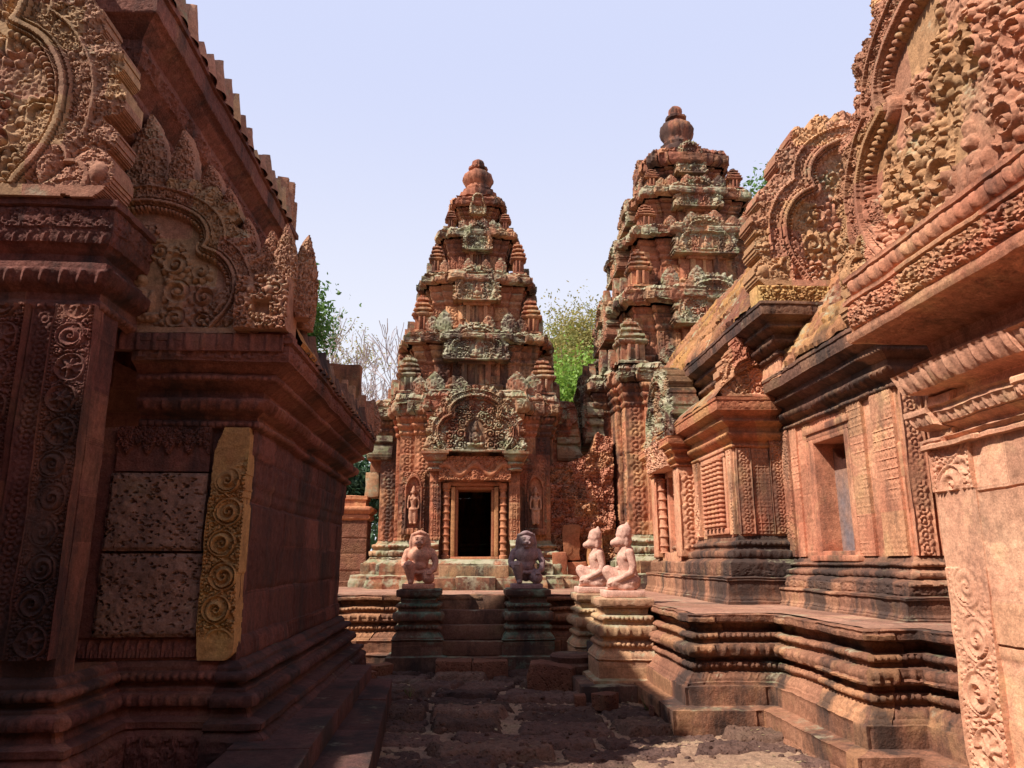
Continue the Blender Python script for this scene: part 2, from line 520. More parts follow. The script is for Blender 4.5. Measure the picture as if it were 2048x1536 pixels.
def stone(name, cA, cB, cC, lich=0.5, dark=0.3, bump=0.5, bscale=55.0, pits=0.0, lcol=((0.38, 0.35, 0.245), (0.23, 0.235, 0.135)), tint=0.28, dcol=(0.030, 0.026, 0.026), cthr=0.66):
    m, nt, bs = nmat(name)
    geo = node(nt, "ShaderNodeNewGeometry"); pos = geo.outputs["Position"]
    att = node(nt, "ShaderNodeAttribute", attribute_name="blk"); blk = att.outputs["Fac"]
    col = mix_(nt, map_(nt, noise_(nt, pos, 0.9, 6, 0.62), 0.36, 0.64), cA, cB)
    col = mix_(nt, math_(nt, 'MULTIPLY', map_(nt, blk, cthr, cthr + 0.10), 0.55), col, cC)
    b2 = math_(nt, 'FRACT', math_(nt, 'MULTIPLY', blk, 7.31))
    val = map_(nt, b2, 0.0, 1.0, 1.0 - tint, 1.0 + tint * 0.7)
    och = map_(nt, noise_(nt, pos, 1.7, 7, 0.66), 0.54, 0.68, 0.0, 0.6)
    col = mix_(nt, och, col, (min(1, cB[0] * 1.08), min(1, cB[1] * 1.32), cB[2] * 1.12))
    spk = map_(nt, noise_(nt, pos, 16.0, 7, 0.75), 0.28, 0.72, 0.55, 1.32)
    spk2 = map_(nt, noise_(nt, pos, 70.0, 3, 0.6), 0.30, 0.70, 0.80, 1.18)
    v = math_(nt, 'MULTIPLY', math_(nt, 'MULTIPLY', val, spk), spk2)
    cmb = node(nt, "ShaderNodeCombineXYZ")
    for k in range(3): nt.links.new(v, cmb.inputs[k])
    col = mix_(nt, 1.0, col, cmb.outputs[0], 'MULTIPLY')
    # black weathering streaks run down the stone
    mp = node(nt, "ShaderNodeMapping"); mp.inputs["Scale"].default_value = (1.0, 1.0, 0.28)
    nt.links.new(pos, mp.inputs["Vector"])
    st = noise_(nt, mp.outputs[0], 1.6, 9, 0.68)
    thr = 0.70 - 0.30 * dark
    col = mix_(nt, math_(nt, 'MULTIPLY', map_(nt, st, thr, thr + 0.12), 0.35 + 0.6 * dark), col, dcol)
    # lichen, first on what faces up
    sep = node(nt, "ShaderNodeSeparateXYZ"); nt.links.new(geo.outputs["True Normal"], sep.inputs[0])
    up = map_(nt, sep.outputs[2], -0.2, 0.9)
    ln = noise_(nt, pos, 2.4, 9, 0.70)
    lm = math_(nt, 'ADD', ln, math_(nt, 'MULTIPLY', up, 0.13))
    t0 = 0.80 - 0.27 * lich
    lm = math_(nt, 'MULTIPLY', map_(nt, lm, t0, t0 + 0.10), min(1.0, 0.45 + 0.45 * lich))
    lc = mix_(nt, map_(nt, noise_(nt, pos, 5.5, 5, 0.6), 0.42, 0.60), lcol[0], lcol[1])
    col = mix_(nt, lm, col, lc)
    nt.links.new(col, bs.inputs["Base Color"])
    bs.inputs["Roughness"].default_value = 0.92
    bs.inputs["Specular IOR Level"].default_value = 0.18
    h = noise_(nt, pos, bscale, 7, 0.68)
    h = math_(nt, 'ADD', h, math_(nt, 'MULTIPLY', noise_(nt, pos, bscale * 0.22, 4, 0.6), 1.2))
    if pits:
        vo = node(nt, "ShaderNodeTexVoronoi"); vo.inputs["Scale"].default_value = 26.0; nt.links.new(pos, vo.inputs["Vector"])
        h = math_(nt, 'ADD', h, math_(nt, 'MULTIPLY', map_(nt, vo.outputs["Distance"], 0.05, 0.42), pits))
    bp = node(nt, "ShaderNodeBump"); bp.inputs["Strength"].default_value = bump; bp.inputs["Distance"].default_value = 0.012
    nt.links.new(h, bp.inputs["Height"]); nt.links.new(bp.outputs[0], bs.inputs["Normal"])
    return m

RED = stone("red_sandstone", (0.38, 0.12, 0.065), (0.48, 0.205, 0.105), (0.54, 0.29, 0.12), 0.42, 0.48)
TOWER = stone("weathered_sandstone", (0.36, 0.118, 0.066), (0.50, 0.215, 0.115), (0.55, 0.30, 0.15), 0.62, 0.76)
UPPER = stone("dark_upper_sandstone", (0.24, 0.085, 0.055), (0.38, 0.15, 0.085), (0.46, 0.23, 0.12), 0.45, 0.80)
CORN = stone("lichen_sandstone", (0.30, 0.11, 0.065), (0.40, 0.19, 0.11), (0.45, 0.29, 0.16), 1.05, 0.78)
LIB = stone("library_sandstone", (0.165, 0.060, 0.048), (0.23, 0.092, 0.066), (0.28, 0.12, 0.075), 0.25, 0.70, bump=0.9, tint=0.3)  # base colour lowered and cooled to deepen the library's shade
HALL = stone("hall_sandstone", (0.49, 0.185, 0.11), (0.63, 0.32, 0.19), (0.62, 0.34, 0.18), 0.28, 0.58, cthr=0.75)
PINK = stone("pink_sandstone", (0.56, 0.26, 0.165), (0.68, 0.38, 0.24), (0.62, 0.32, 0.18), 0.22, 0.26, tint=0.22)
DARK = stone("blackened_sandstone", (0.11, 0.054, 0.042), (0.20, 0.10, 0.066), (0.28, 0.15, 0.09), 0.55, 0.74)
BLACK = stone("sooty_sandstone", (0.045, 0.032, 0.03), (0.085, 0.05, 0.04), (0.11, 0.07, 0.05), 0.40, 0.55, lcol=((0.10, 0.14, 0.10), (0.06, 0.10, 0.07)))
ROOF = stone("roof_sandstone", (0.22, 0.085, 0.055), (0.40, 0.19, 0.085), (0.44, 0.23, 0.07), 0.66, 0.52, bump=1.0, bscale=26)
YEL = stone("yellow_sandstone", (0.44, 0.205, 0.09), (0.58, 0.36, 0.14), (0.52, 0.27, 0.11), 0.22, 0.36, tint=0.25, bump=.8)
LAT = stone("laterite", (0.15, 0.06, 0.04), (0.23, 0.10, 0.06), (0.20, 0.08, 0.055), 0.10, 0.40, bump=0.9, bscale=40, pits=1.6)
STAT = stone("statue_stone", (0.62, 0.34, 0.26), (0.68, 0.40, 0.31), (0.60, 0.31, 0.23), 0.05, 0.10, bump=0.3, bscale=90, tint=0.08)
STATL = stone("warm_statue_stone", (0.58, 0.265, 0.18), (0.62, 0.31, 0.215), (0.55, 0.24, 0.16), 0.05, 0.12, bump=0.25, bscale=90, tint=0.08)
STAT_SHADE = stone("shaded_statue_stone", (0.27, 0.175, 0.18), (0.34, 0.225, 0.22), (0.28, 0.18, 0.18), 0.05, 0.2, bump=0.3, bscale=90, tint=0.08)  # right lion's stone, its shade put into a duller, darker colour
GRND = stone("laterite_paving", (0.085, 0.047, 0.040), (0.15, 0.083, 0.063), (0.20, 0.115, 0.08), 0.10, 0.40, bump=1.0, bscale=45, pits=1.2, tint=0.35)
DIRT = stone("sandy_earth", (0.26, 0.155, 0.105), (0.36, 0.225, 0.15), (0.3, 0.18, 0.12), 0.1, 0.45, bump=0.8, bscale=80)

def simple(name, c, rough=0.8, vary=None, trans=0.0):
    m, nt, bs = nmat(name)
    if vary:
        geo = node(nt, "ShaderNodeNewGeometry")
        att = node(nt, "ShaderNodeAttribute", attribute_name="blk")
        col = mix_(nt, att.outputs["Fac"], c, vary)
        nt.links.new(col, bs.inputs["Base Color"])
        if trans:
            tr = node(nt, "ShaderNodeBsdfTranslucent"); nt.links.new(col, tr.inputs["Color"])
            ms = node(nt, "ShaderNodeMixShader"); ms.inputs[0].default_value = trans
            out = nt.nodes["Material Output"]
            nt.links.new(bs.outputs[0], ms.inputs[1]); nt.links.new(tr.outputs[0], ms.inputs[2]); nt.links.new(ms.outputs[0], out.inputs["Surface"])
    else: bs.inputs["Base Color"].default_value = (*c, 1)
    bs.inputs["Roughness"].default_value = rough
    return m
LEAF_D = simple("dark_leaves", (0.02, 0.06, 0.025), 0.6, (0.05, 0.11, 0.04), 0.25)
LEAF_G = simple("green_leaves", (0.05, 0.13, 0.02), 0.6, (0.12, 0.22, 0.04), 0.35)
LEAF_B = simple("bright_leaves", (0.14, 0.30, 0.035), 0.6, (0.30, 0.42, 0.07), 0.4)
LEAF_Y = simple("yellowing_leaves", (0.22, 0.25, 0.06), 0.7, (0.40, 0.30, 0.10), 0.4)
BARK = simple("bark", (0.16, 0.12, 0.10), 0.9, (0.24, 0.19, 0.17))
PALEBARK = simple("pale_bark", (0.36, 0.29, 0.29), 0.9, (0.46, 0.38, 0.38))
GRASS = simple("grass_blades", (0.08, 0.16, 0.03), 0.7, (0.20, 0.22, 0.06), 0.3)

# ------------------------------------------------------------------ reusable carved pieces (local meshes, front towards -Y)
CURVE = [(0.56, 0.0), (0.60, 0.06), (0.69, 0.15), (0.735, 0.26), (0.72, 0.38), (0.62, 0.49), (0.47, 0.545),
         (0.50, 0.60), (0.475, 0.68), (0.385, 0.755), (0.22, 0.815), (0.0, 0.845)]
VINE = [(.30, .10, .105), (.50, .085, .085), (.29, .27, .115), (.50, .235, .10), (.655, .24, .055), (.26, .44, .105), (.45, .40, .085), (.13, .53, .085), (.30, .60, .080), (.15, .68, .075), (.04, .79, .04)]
def small_vines(seed=8, n=24):
    R_ = np.random.RandomState(seed); L_ = []
    for t in range(4000):
        r_ = R_.uniform(.054, .095) if t < 2500 else R_.uniform(.03, .05); x_ = R_.uniform(.04, .68); z_ = R_.uniform(.03, .74)
        if x_ < .17 and z_ < .34: continue
        if all(math.hypot(x_ - a, (z_ - b) * 1.3) > .93 * (r_ + c) for a, b, c in L_): L_.append((x_, z_, r_))
        if len(L_) >= n: break
    return L_
VINE2 = small_vines()
def pediment_buf(W, H, step, depth=0.18, R=0.10, tscale=0.5, bare=0.0, lob=1.0, leafper=0.13, vines=None, fs=1.0):
    vines = vines or VINE
    k = H / (W / 2)
    pts = []
    C = [(a, b * k) for a, b in CURVE]
    for i in range(len(C) - 1):          # Catmull-Rom smoothing
        p0 = C[max(i - 1, 0)]; p1 = C[i]; p2 = C[i + 1]; p3 = C[min(i + 2, len(C) - 1)]
        if i in (6,): p0 = p1
        if i in (5,): p3 = p2
        for q in range(3):
            t = q / 3
            f = lambda a, b, c, d: 0.5 * (2 * b + (c - a) * t + (2 * a - 5 * b + 4 * c - d) * t * t + (3 * b - a - 3 * c + d) * t ** 3)
            pts.append((f(p0[0], p1[0], p2[0], p3[0]), f(p0[1], p1[1], p2[1], p3[1])))
    pts.append(C[-1])
    pts = np.array(pts)
    tf = 0.034; bw_ = 0.085 * lob
    def fields(X, Z):
        x = np.abs(X - W / 2) / (W / 2); z = Z / (W / 2)
        d = np.full(x.shape, 9.0); s = np.zeros(x.shape); acc = 0.0
        ins = np.zeros(x.shape, bool)
        for i in range(len(pts) - 1):
            a, b = pts[i], pts[i + 1]; e = b - a; l = np.hypot(*e)
            t = np.clip(((x - a[0]) * e[0] + (z - a[1]) * e[1]) / (l * l), 0, 1)
            dd = np.hypot(x - a[0] - t * e[0], z - a[1] - t * e[1])
            m = dd < d
            d = np.where(m, dd, d); s = np.where(m, acc + t * l, s); acc += l
        # inside: leftwards of the curve at that height (the curve rises monotonically in z)
        zx = np.interp(z, pts[:, 1], pts[:, 0], left=pts[0, 0], right=-1)
        ins = x < zx
        L = bw_ + 0.155 * (0.25 + 0.75 * np.abs(np.sin(np.pi * s / leafper)) ** 0.6) * (0.75 + 0.25 * s / acc) * lob
        dx, dz = x - 0.70, z - 0.03 * k
        r = np.hypot(dx, dz); th = np.arctan2(dz, dx)
        rf = (0.30 + 0.05 * np.sin(th)) * (0.70 + 0.30 * np.abs(np.cos(2.6 * (th - 0.3))) ** 0.7)
        naga = (r < rf) & (th > -0.35) & (th < 2.2)
        return x, z, d, s, ins, L, r, rf, th, naga
    def hf(X, Z):
        x, z, d, s, ins, L, r, rf, th, naga = fields(X, Z)
        ty = samp(TILE_SCROLL, (X + 0.13) / (tscale), (Z + 0.07) / (tscale))
        # a composed tympanum: vine coils set out symmetrically round a seated figure, small leaves filling the ground
        ty = 0.38 * ty
        for q, (vx, vz, vr) in enumerate(vines):
            X_, Z_ = x - vx, z - vz * k
            rr_ = np.hypot(X_, Z_) / vr; tt = np.arctan2(Z_, X_); hd = 1 if q % 2 else -1
            sp = tt * hd / (2 * math.pi) + 1.15 * np.log(rr_ + 0.12) + q * 0.31
            co = (0.06 + 0.92 * (0.5 + 0.5 * np.cos(2 * math.pi * sp)) ** 1.3) * (rr_ < 0.84)
            co = np.maximum(co, np.clip(1 - (rr_ / 0.25) ** 2, 0, 1) ** 0.5)
            lobe = np.abs(np.cos(tt * 4.5 + q))
            fr = np.clip(1 - ((rr_ - 0.86) / (0.08 + 0.34 * lobe)) ** 2, 0, 1) ** 0.5 * (rr_ > 0.80) * (0.40 + 0.50 * lobe)
            ty = np.where(rr_ < 0.84, co, np.maximum(ty, fr))
        def blob(bx, bz, ax_, az_): return np.clip(1 - ((x - bx * fs) / (ax_ * fs)) ** 2 - ((z - bz * k * fs) / (az_ * fs)) ** 2, 0, 1) ** 0.5
        fig = np.maximum.reduce([blob(0, .20, .085, .13), 1.05 * blob(0, .335, .052, .062), .9 * blob(0, .40, .035, .075), .95 * blob(.10, .105, .12, .042), .8 * blob(.10, .20, .032, .10)])
        ty = np.where(np.hypot(x / (.19 * fs), (z - .24 * k * fs) / (.33 * fs)) < 1, np.maximum(.10, fig * 1.1), ty)
        rise = np.clip((0.74 * k + 0.05 * np.sin(x * 27) - z - 0.80 * x) * 11, 0, 1) if bare else 1.0
        ty = np.clip(ty, 0, 1.1)
        h = R * (0.04 + 0.58 * ty * rise * (0.75 + 0.5 * samp(TILE_SCROLL, X / (tscale * 2.3) + .4, Z / (tscale * 2.3))))
        ph = np.abs(np.sin(np.pi * s / leafper))
        out = d - tf - bw_
        leaf = R * (0.10 + 0.42 * ph ** 0.7 * np.clip(1 - out / 0.22, 0.2, 1) + 0.14 * np.cos(np.pi * 2 * s / leafper * 2) * np.clip(out / 0.08, 0, 1) + 0.30 * samp(TILE_FINE, X / 0.60, Z / 0.60))
        band = R * (0.34 + 0.36 * samp(TILE_FINE, s * (W / 2) / 0.48, d * (W / 2) / 0.48) )
        band = np.where(np.abs(d - tf - bw_) < 0.014, R * 0.80, band)
        h = np.where(ins, h, np.where(out > 0, leaf, band))
        frame = R * (0.70 + 0.34 * np.sqrt(np.clip(1 - (d / tf) ** 2, 0, 1)))
        frame = np.where(np.abs(d - tf * .55) < .006, R * 0.62, frame)
        h = np.where(d < tf, frame, h)
        bd = np.clip(1 - (((s / 0.035) % 1 - 0.5) / 0.45) ** 2 - ((d - tf - 0.022) / 0.02) ** 2, 0, 1) ** 0.5
        h = np.where((d > tf) & (d < tf + 0.045) & ins, R * (0.35 + 0.5 * bd), h)
        dx = x - 0.70; dz = z - 0.03 * k
        cq = np.abs(np.cos(2.6 * (th - 0.3)))
        ng = R * (0.20 + 0.62 * cq ** 0.7 * np.sqrt(np.clip(1.05 - (r / rf) ** 2 * 0.7, 0, 1)) + 0.26 * samp(TILE_FINE, X / 0.5, Z / 0.5))
        ng = np.where(np.abs(r - 0.62 * rf) < 0.012, R * 0.95, ng)
        for hq in (0.3, 1.51):
            e_ = np.hypot(dx - rf * 0.78 * np.cos(hq), dz - rf * 0.78 * np.sin(hq)) / 0.045
            ng = np.maximum(ng, R * (0.6 + 0.5 * np.sqrt(np.clip(1 - e_ * e_, 0, 1))) * (e_ < 1))
        h = np.where(naga & ~(d < tf), ng, h)
        h = np.where(z < 0.035 * k, R * 0.9, h)
        return h
    def mask(X, Z):
        x, z, d, s, ins, L, r, rf, th, naga = fields(X, Z)
        return ins | (d < tf + L) | naga
    b = Buf()
    panel(b, (-W / 2, 0, 0), (1, 0, 0), (0, -1, 0), W, H, hf, step, depth=depth, er=0.006, mask=mask, back=True,
          A=lambda X, Z: hsh(np.floor(X / 0.45 + np.floor(Z / 0.4) * 0.5), np.floor(Z / 0.4), 0 * X.astype(int), 5))
    return b

def leaf_buf(W, H, step, depth=0.09, R=0.05, curl=0.0):
    def half(Z):
        t = np.clip(Z / H, 0, 1)
        return W / 2 * np.clip(np.sin(np.pi * (0.20 + 0.80 * t ** 0.9)) ** 0.85, 0, 1) * (0.93 + 0.07 * np.abs(np.sin(t * 19)))
    def mask(X, Z): return np.abs(X - W / 2) <= half(Z) + 1e-4
    def hf(X, Z):
        q = np.abs(X - W / 2) / np.maximum(half(Z), 1e-3)
        return R * (np.sqrt(np.clip(1 - q ** 2, 0, 1)) * 0.7 + 0.5 * samp(TILE_FINE, X / 0.4 + 0.2, Z / 0.4)) + curl * (Z / H) ** 2
    b = Buf()
    panel(b, (-W / 2, 0, 0), (1, 0, 0), (0, -1, 0), W, H, hf, step, depth=depth, mask=mask, back=True, er=0.004)
    return b

def minitower_buf(w=0.16, H=0.72, seed=0):
    b = Buf()
    prof = [(0.05, 0), (0.05, 0.05 * H), (0.0, 0.07 * H), (-0.02, 0.09 * H), (-0.02, 0.40 * H), (0.02, 0.42 * H), (0.045, 0.46 * H), (0.045, .49 * H), (0.0, 0.51 * H)]
    for i in range(3):
        s = -w * (0.16 + 0.20 * i); zz = H * (0.51 + 0.135 * i)
        prof += [(s - .015, zz + 0.005), (s - .015, zz + 0.05 * H), (s + 0.045, zz + 0.07 * H), (s + 0.035, zz + 0.12 * H)]
    prof += [(-w * 0.72, 0.93 * H), (-w * 0.70, 0.96 * H), (-w * 0.85, H), (-w * .98, H)]
    q = w * 0.55
    path = [(-q, -w * 1.12), (q, -w * 1.12), (q, -w), (w, -w), (w, -q), (w * 1.12, -q), (w * 1.12, q), (w, q), (w, w), (q, w), (q, w * 1.12), (-q, w * 1.12), (-q, w), (-w, w), (-w, q), (-w * 1.12, q), (-w * 1.12, -q), (-w, -q), (-w, -w), (-q, -w)]
    sweep(b, path, prof, step=0.03, vstep=0.03, er=0.022, seed=seed, boff=0.012, bl=.2, coarse=False)
    for sx in (-1, 1):
        b.box(-q * .75 if sx < 0 else q * .35, -q * .35 if sx < 0 else q * .75, -w * 1.12 - .03, -w * .8, .08 * H, .40 * H, jit=.006)
    return b

def redent(cx, cy, bays):
    """bays: (half width, distance) from the door bay outward; the last one is the corner"""
    k = len(bays) - 1
    side = []
    for j in range(k, 0, -1):
        side.append((-bays[j][0], bays[j][1]))
        side.append((-bays[j - 1][0], bays[j][1]))
    side.append((-bays[0][0], bays[0][1])); side.append((bays[0][0], bays[0][1]))
    for j in range(1, k + 1):
        side.append((bays[j - 1][0], bays[j][1]))
        side.append((bays[j][0], bays[j][1]))
    pts = []
    for q in range(4):
        c, s = [(1, 0), (0, 1), (-1, 0), (0, -1)][q]
        for (u, d) in side[:-1]:
            x, y = u, -d
            pts.append((cx + c * x - s * y, cy + s * x + c * y))
    return pts

def wall_carved(U, Z, L, i):
    if L < 0.16: return samp(TILE_FINE, U / 0.4 + i * 0.3, Z / 0.4) * 0.5
    if L < 0.5:
        x = (U / L - 0.5) * 2
        return strip_rosette(x, Z / (L / 2))
    pw = min(0.24, 0.3 * L)
    x1 = (U / pw - 0.5) * 2; x2 = ((L - U) / pw - 0.5) * 2
    h = samp(TILE_DIAPER, U / 0.30, Z / 0.30) * 0.45 + 0.35 * samp(TILE_FINE, U / 0.5, Z / 0.5)
    h = np.where(U < pw, strip_rosette(x1, Z / (pw / 2)) * 0.9 + 0.35, h)
    return np.where(U > L - pw, strip_rosette(x2, Z / (pw / 2)) * 0.9 + 0.35, h)

# ------------------------------------------------------------------ ground
def paving_height(X, Y):
    p = np.stack([X.ravel(), Y.ravel(), 0 * X.ravel()], -1)
    wx = (vnoise(p, 0.9, 1) * 0.42 + vnoise(p, 3.4, 2) * 0.13).reshape(X.shape)
    wy = (vnoise(p, 0.8, 3) * 0.40 + vnoise(p, 3.2, 4) * 0.13).reshape(X.shape)
    yy = (Y + wy) / 0.52; row = np.floor(yy)
    off = hsh(row, 0 * row, 0 * row, 8) * 3
    ln = 0.75 + 0.5 * hsh(row, 0 * row + 1, 0 * row, 8)
    xx = (X + wx) / ln + off; colm = np.floor(xx)
    fx = np.minimum(xx - colm, 1 - xx + colm) * ln; fy = np.minimum(yy - row, 1 - yy + row) * 0.52
    e = np.minimum(fx, fy)
    hb = hsh(row, colm, 0 * row, 12)
    top = 0.0 + (hb - 0.45) * 0.10 + vnoise(p, 3.0, 6).reshape(X.shape) * 0.035 + vnoise(p, 9.0, 7).reshape(X.shape) * 0.03 + vnoise(p, 24.0, 9).reshape(X.shape) * 0.030
    stone_h = top - 0.15 * (1 - sstep(0.0, 0.06 + 0.05 * hb, e + vnoise(p, 14.0, 19).reshape(X.shape) * 0.03))
    sand = -0.06 + 0.055 * sstep(1.0, 1.9, X) * (1 - sstep(6.9, 7.7, Y)) + 0.03 * sstep(.35, .1, np.abs(Y - 9.3)) + vnoise(p, 1.3, 14).reshape(X.shape) * 0.05 + vnoise(p, 14.0, 15).reshape(X.shape) * 0.02 + np.clip(vnoise(p, 40.0, 16).reshape(X.shape) - .18, 0, 1) * .07
    return stone_h, sand, hb
def make_ground():
    b = Buf()
    S = 600.0
    g = np.array([[(x, y, -0.13) for y in np.concatenate([[-S], np.linspace(-40, 60, 21), [S]])] for x in np.concatenate([[-S], np.linspace(-40, 40, 17), [S]])])
    b.grid(g)
    structure(build("ground", b, DIRT, smooth=0))
    xs = np.arange(-2.2, 4.2, 0.020); ys = np.arange(3.4, 13.4, 0.020)
    X, Y = np.meshgrid(xs, ys, indexing='ij')
    sh, sa, hb = paving_height(X, Y)
    b = Buf(); b.grid(np.stack([X, Y, sh], -1), hb)
    structure(build("paving", b, GRND, smooth=60))
    b = Buf(); b.grid(np.stack([X, Y, sa], -1), 0.5 + 0 * hb)
    structure(build("sand", b, DIRT, smooth=60))
make_ground()

# ------------------------------------------------------------------ terrace, pedestals and steps
ZT = 1.05
def plinth_prof(zt, f=1.0, s=1.0):
    h = lambda a: a * zt / 1.05
    return [(.28 * f, -.12), (.28 * f, h(.17)), (.10 * f, h(.185)), (.10 * f, h(.20)), (.10 * f, h(.36), 'fine', .010, .4), (.07 * f, h(.365)), (.06, h(.39)), (.045, h(.40), 'leaf', .014, .085), (-.01, h(.475)),
            (-.03, h(.485)), (-.03, h(.51)), (-.01, h(.515), 'bead', .030, .062), (-.01, h(.575)), (-.07, h(.585)), (-.07, h(.615)), (.015, h(.64)),
            (.02, h(.645), 'lotus', .045, .15), (.02, h(.755)), (-.06, h(.765)), (-.06, h(.80)), (-.03, h(.81), 'bead', .030, .062), (-.03, h(.865)), (-.13, h(.875)),
            (-.13, h(.90), 'leaf', .012, .07), (-.11, h(.955)), (-.02, h(.962)), (-.02, h(.972)), (.0, h(.978), 'fine', .007, .35), (.0, h(1.045)), (-.012, h(1.05)), (-.07, h(1.053)), (-.35, h(1.02))]
TERR = thing("stone_terrace", "long moulded stone terrace with beaded bands carrying the towers and the hall", "terrace", (0, 14, 0))
LIP = [(-6.5, 12.55), (2.25, 12.55), (2.25, 8.0), (3.15, 8.0), (3.15, 6.17), (3.62, 6.17), (3.62, 4.2), (10.5, 4.2), (10.5, 22), (-6.5, 22)]
TBASE = stone("terrace_sandstone", (0.22, 0.095, 0.06), (0.34, 0.16, 0.095), (0.44, 0.22, 0.11), 0.42, 0.74, bump=.8)
b = Buf(); sweep(b, LIP, plinth_prof(ZT), step=0.016, vstep=0.02, er=0.015, seed=3, bl=0.8, boff=0.016, joint=0.012)
build("moulded_base", b, TBASE, TERR)
xs = np.arange(-6.3, 10.3, 0.06); ys = np.arange(4.4, 21.8, 0.06)
X, Y = np.meshgrid(xs, ys, indexing='ij')
inside = (Y > 12.75) | ((X > 2.45) & (Y > 8.2)) | ((X > 3.35) & (Y > 6.37)) | (X > 3.82)
inside = (Y > 12.60) | ((X > 2.30) & (Y > 8.05)) | ((X > 3.20) & (Y > 6.22)) | (X > 3.67)
p = np.stack([X.ravel(), Y.ravel(), 0 * X.ravel()], -1)
cx_ = np.floor(X / 0.7); cy_ = np.floor(Y / 0.55 + hsh(cx_, 0 * cx_, 0 * cx_, 4))
hb = hsh(cx_, cy_, 0 * cx_, 9)
Zs = ZT + 0.004 + hb * 0.008 + vnoise(p, 3.0, 3).reshape(X.shape) * 0.008
b = Buf(); b.grid(np.stack([X, Y, Zs], -1), hb, mask=(inside[:-1, :-1] & inside[1:, 1:] & inside[1:, :-1] & inside[:-1, 1:]))
build("paving", b, stone("terrace_paving", (0.30, 0.15, 0.10), (0.38, 0.21, 0.15), (0.34, 0.17, 0.12), 0.35, 0.40), TERR)

def pedestal(x0, x1, y0, y1, zt, mat, label, f=0.45):
    t = thing("pedestal", label, "pedestal", ((x0 + x1) / 2, (y0 + y1) / 2, 0), "moulded pedestals beside the steps")
    b = Buf()
    pf = [(q[0] * (.5 if q[0] < 0 else 1),) + q[1:] for q in plinth_prof(zt, f)]
    sweep(b, [(x0, y0), (x1, y0), (x1, y1), (x0, y1)], pf, step=0.018, vstep=0.022, er=0.012, seed=int(x0 * 100) + 50, bl=0.5, coarse=False)
    build("moulded_shaft", b, mat, t)
    b = Buf(); b.box(x0 + .03, x1 - .03, y0 + .03, y1 - .03, zt - .08, zt + 0.012, jit=0.008)
    build("top_slab", b, mat, t)
    return t
PEDD = stone("mossy_dark_sandstone", (0.115, 0.065, 0.05), (0.19, 0.10, 0.07), (0.25, 0.14, 0.085), 0.85, 0.70, lcol=((0.17, 0.22, 0.16), (0.05, 0.10, 0.07)))
PEDL = stone("pale_pedestal_sandstone", (0.36, 0.18, 0.11), (0.44, 0.25, 0.15), (0.46, 0.26, 0.14), 0.75, 0.34)
pedestal(-1.14, -0.47, 11.95, 12.62, 1.15, PEDD, "dark mossy pedestal left of the central steps carrying the sunlit lion guardian")
pedestal(0.53, 1.23, 11.95, 12.62, 1.15, PEDD, "dark mossy pedestal right of the central steps carrying the shaded grey lion guardian")
pedestal(1.60, 2.28, 9.62, 10.36, 1.12, PEDL, "pale pedestal nearest the camera under the front monkey guardian, half in shadow")
pedestal(1.50, 2.24, 11.02, 11.74, 1.12, PEDL, "pale pedestal behind the front one carrying the second monkey guardian")
ST = thing("staircase", "flight of dark worn stone steps between the two lion pedestals", "steps", (0.03, 12.2, 0))
for i in range(5):
    b = Buf(); b.box(-0.50 + 0.015 * (i % 2), 0.56 - 0.012 * (i % 3), 11.78 + 0.19 * i, 12.95, 0.0 + 0.21 * i - (0.02 if i else .12), 0.215 * (i + 1) - 0.03, A=0.2 + .15 * i, jit=0.010, seed=i)
    build("step", b, DARK, ST)
ST2 = thing("staircase", "low dark steps between the two monkey pedestals leading up to the right", "steps", (1.8, 10.7, 0))
for i in range(4):
    b = Buf(); b.box(1.42 + 0.2 * i, 2.4, 10.40, 10.98, 0.0 + 0.25 * i - (0.02 if i else .12), 0.25 * (i + 1), A=0.2 + .15 * i, jit=0.012, seed=i + 9)
    build("step", b, BLACK, ST2)
b = Buf()
b.lathe(1.36, 10.66, [(0.36, -.1), (0.36, 0.10), (0.30, 0.12), (0.33, 0.17), (0.33, 0.24), (0.27, 0.27), (0.29, 0.34), (0.26, 0.37), (0.001, 0.375)], n=30)
tag(build("round_step", b, DARK), "rounded moulded threshold stone at the foot of the side steps", "step")
b = Buf(); b.box(1.30, 2.36, 9.32, 10.3, -0.12, 0.155, jit=0.014, seed=4); 
tag(build("plinth_slab", b, DARK), "dark flat slab on the ground under the front monkey pedestal", "slab")
for i, (x0, x1) in enumerate(((-0.50, 0.02), (0.03, 0.54))):
    b = Buf(); b.box(x0, x1, 11.30, 11.76, -0.10, 0.19 - 0.01 * i, jit=0.03, seed=i + 3)
    tag(build("threshold_stone", b, LAT), ["left rough laterite block at the foot of the central steps", "right rough laterite block at the foot of the central steps"][i], "stone block", "laterite blocks below the steps")
b = Buf(); b.box(-0.30, 0.30, -0.22, 0.22, -0.12, 0.27, jit=0.06, seed=13)
o = build("loose_block", b, LAT, local=True); o.location = (1.06, 10.42, 0.0); o.rotation_euler = (0, 0.05, -0.25)
tag(o, "rough dark laterite block lying loose in front of the side steps", "stone block")
for i, (x, y, s, r) in enumerate(((-1.30, 11.55, .16, .4), (-1.62, 11.62, .13, 1.1), (1.52, 9.02, .14, .7), (2.05, 8.55, .10, .2), (-1.42, 11.28, .10, 2.0), (1.25, 9.2, .09, 1.5))):
    b = Buf(); b.box(-s, s, -s * .7, s * .7, -s * .6, s * .75, jit=s * .32, seed=i + 20)
    o = build("rubble_stone", b, LAT, local=True); o.location = (x, y, 0.02); o.rotation_euler = (0, 0, r)
    tag(o, ["rubble stone at the left foot of the left lion pedestal", "leftmost rubble stone beside the library steps", "rubble stone in front of the front pedestal slab",
            "small stone near the right terrace corner", "small rubble stone nearest the library step", "smallest stone beside the flat pedestal slab"][i], "stone")

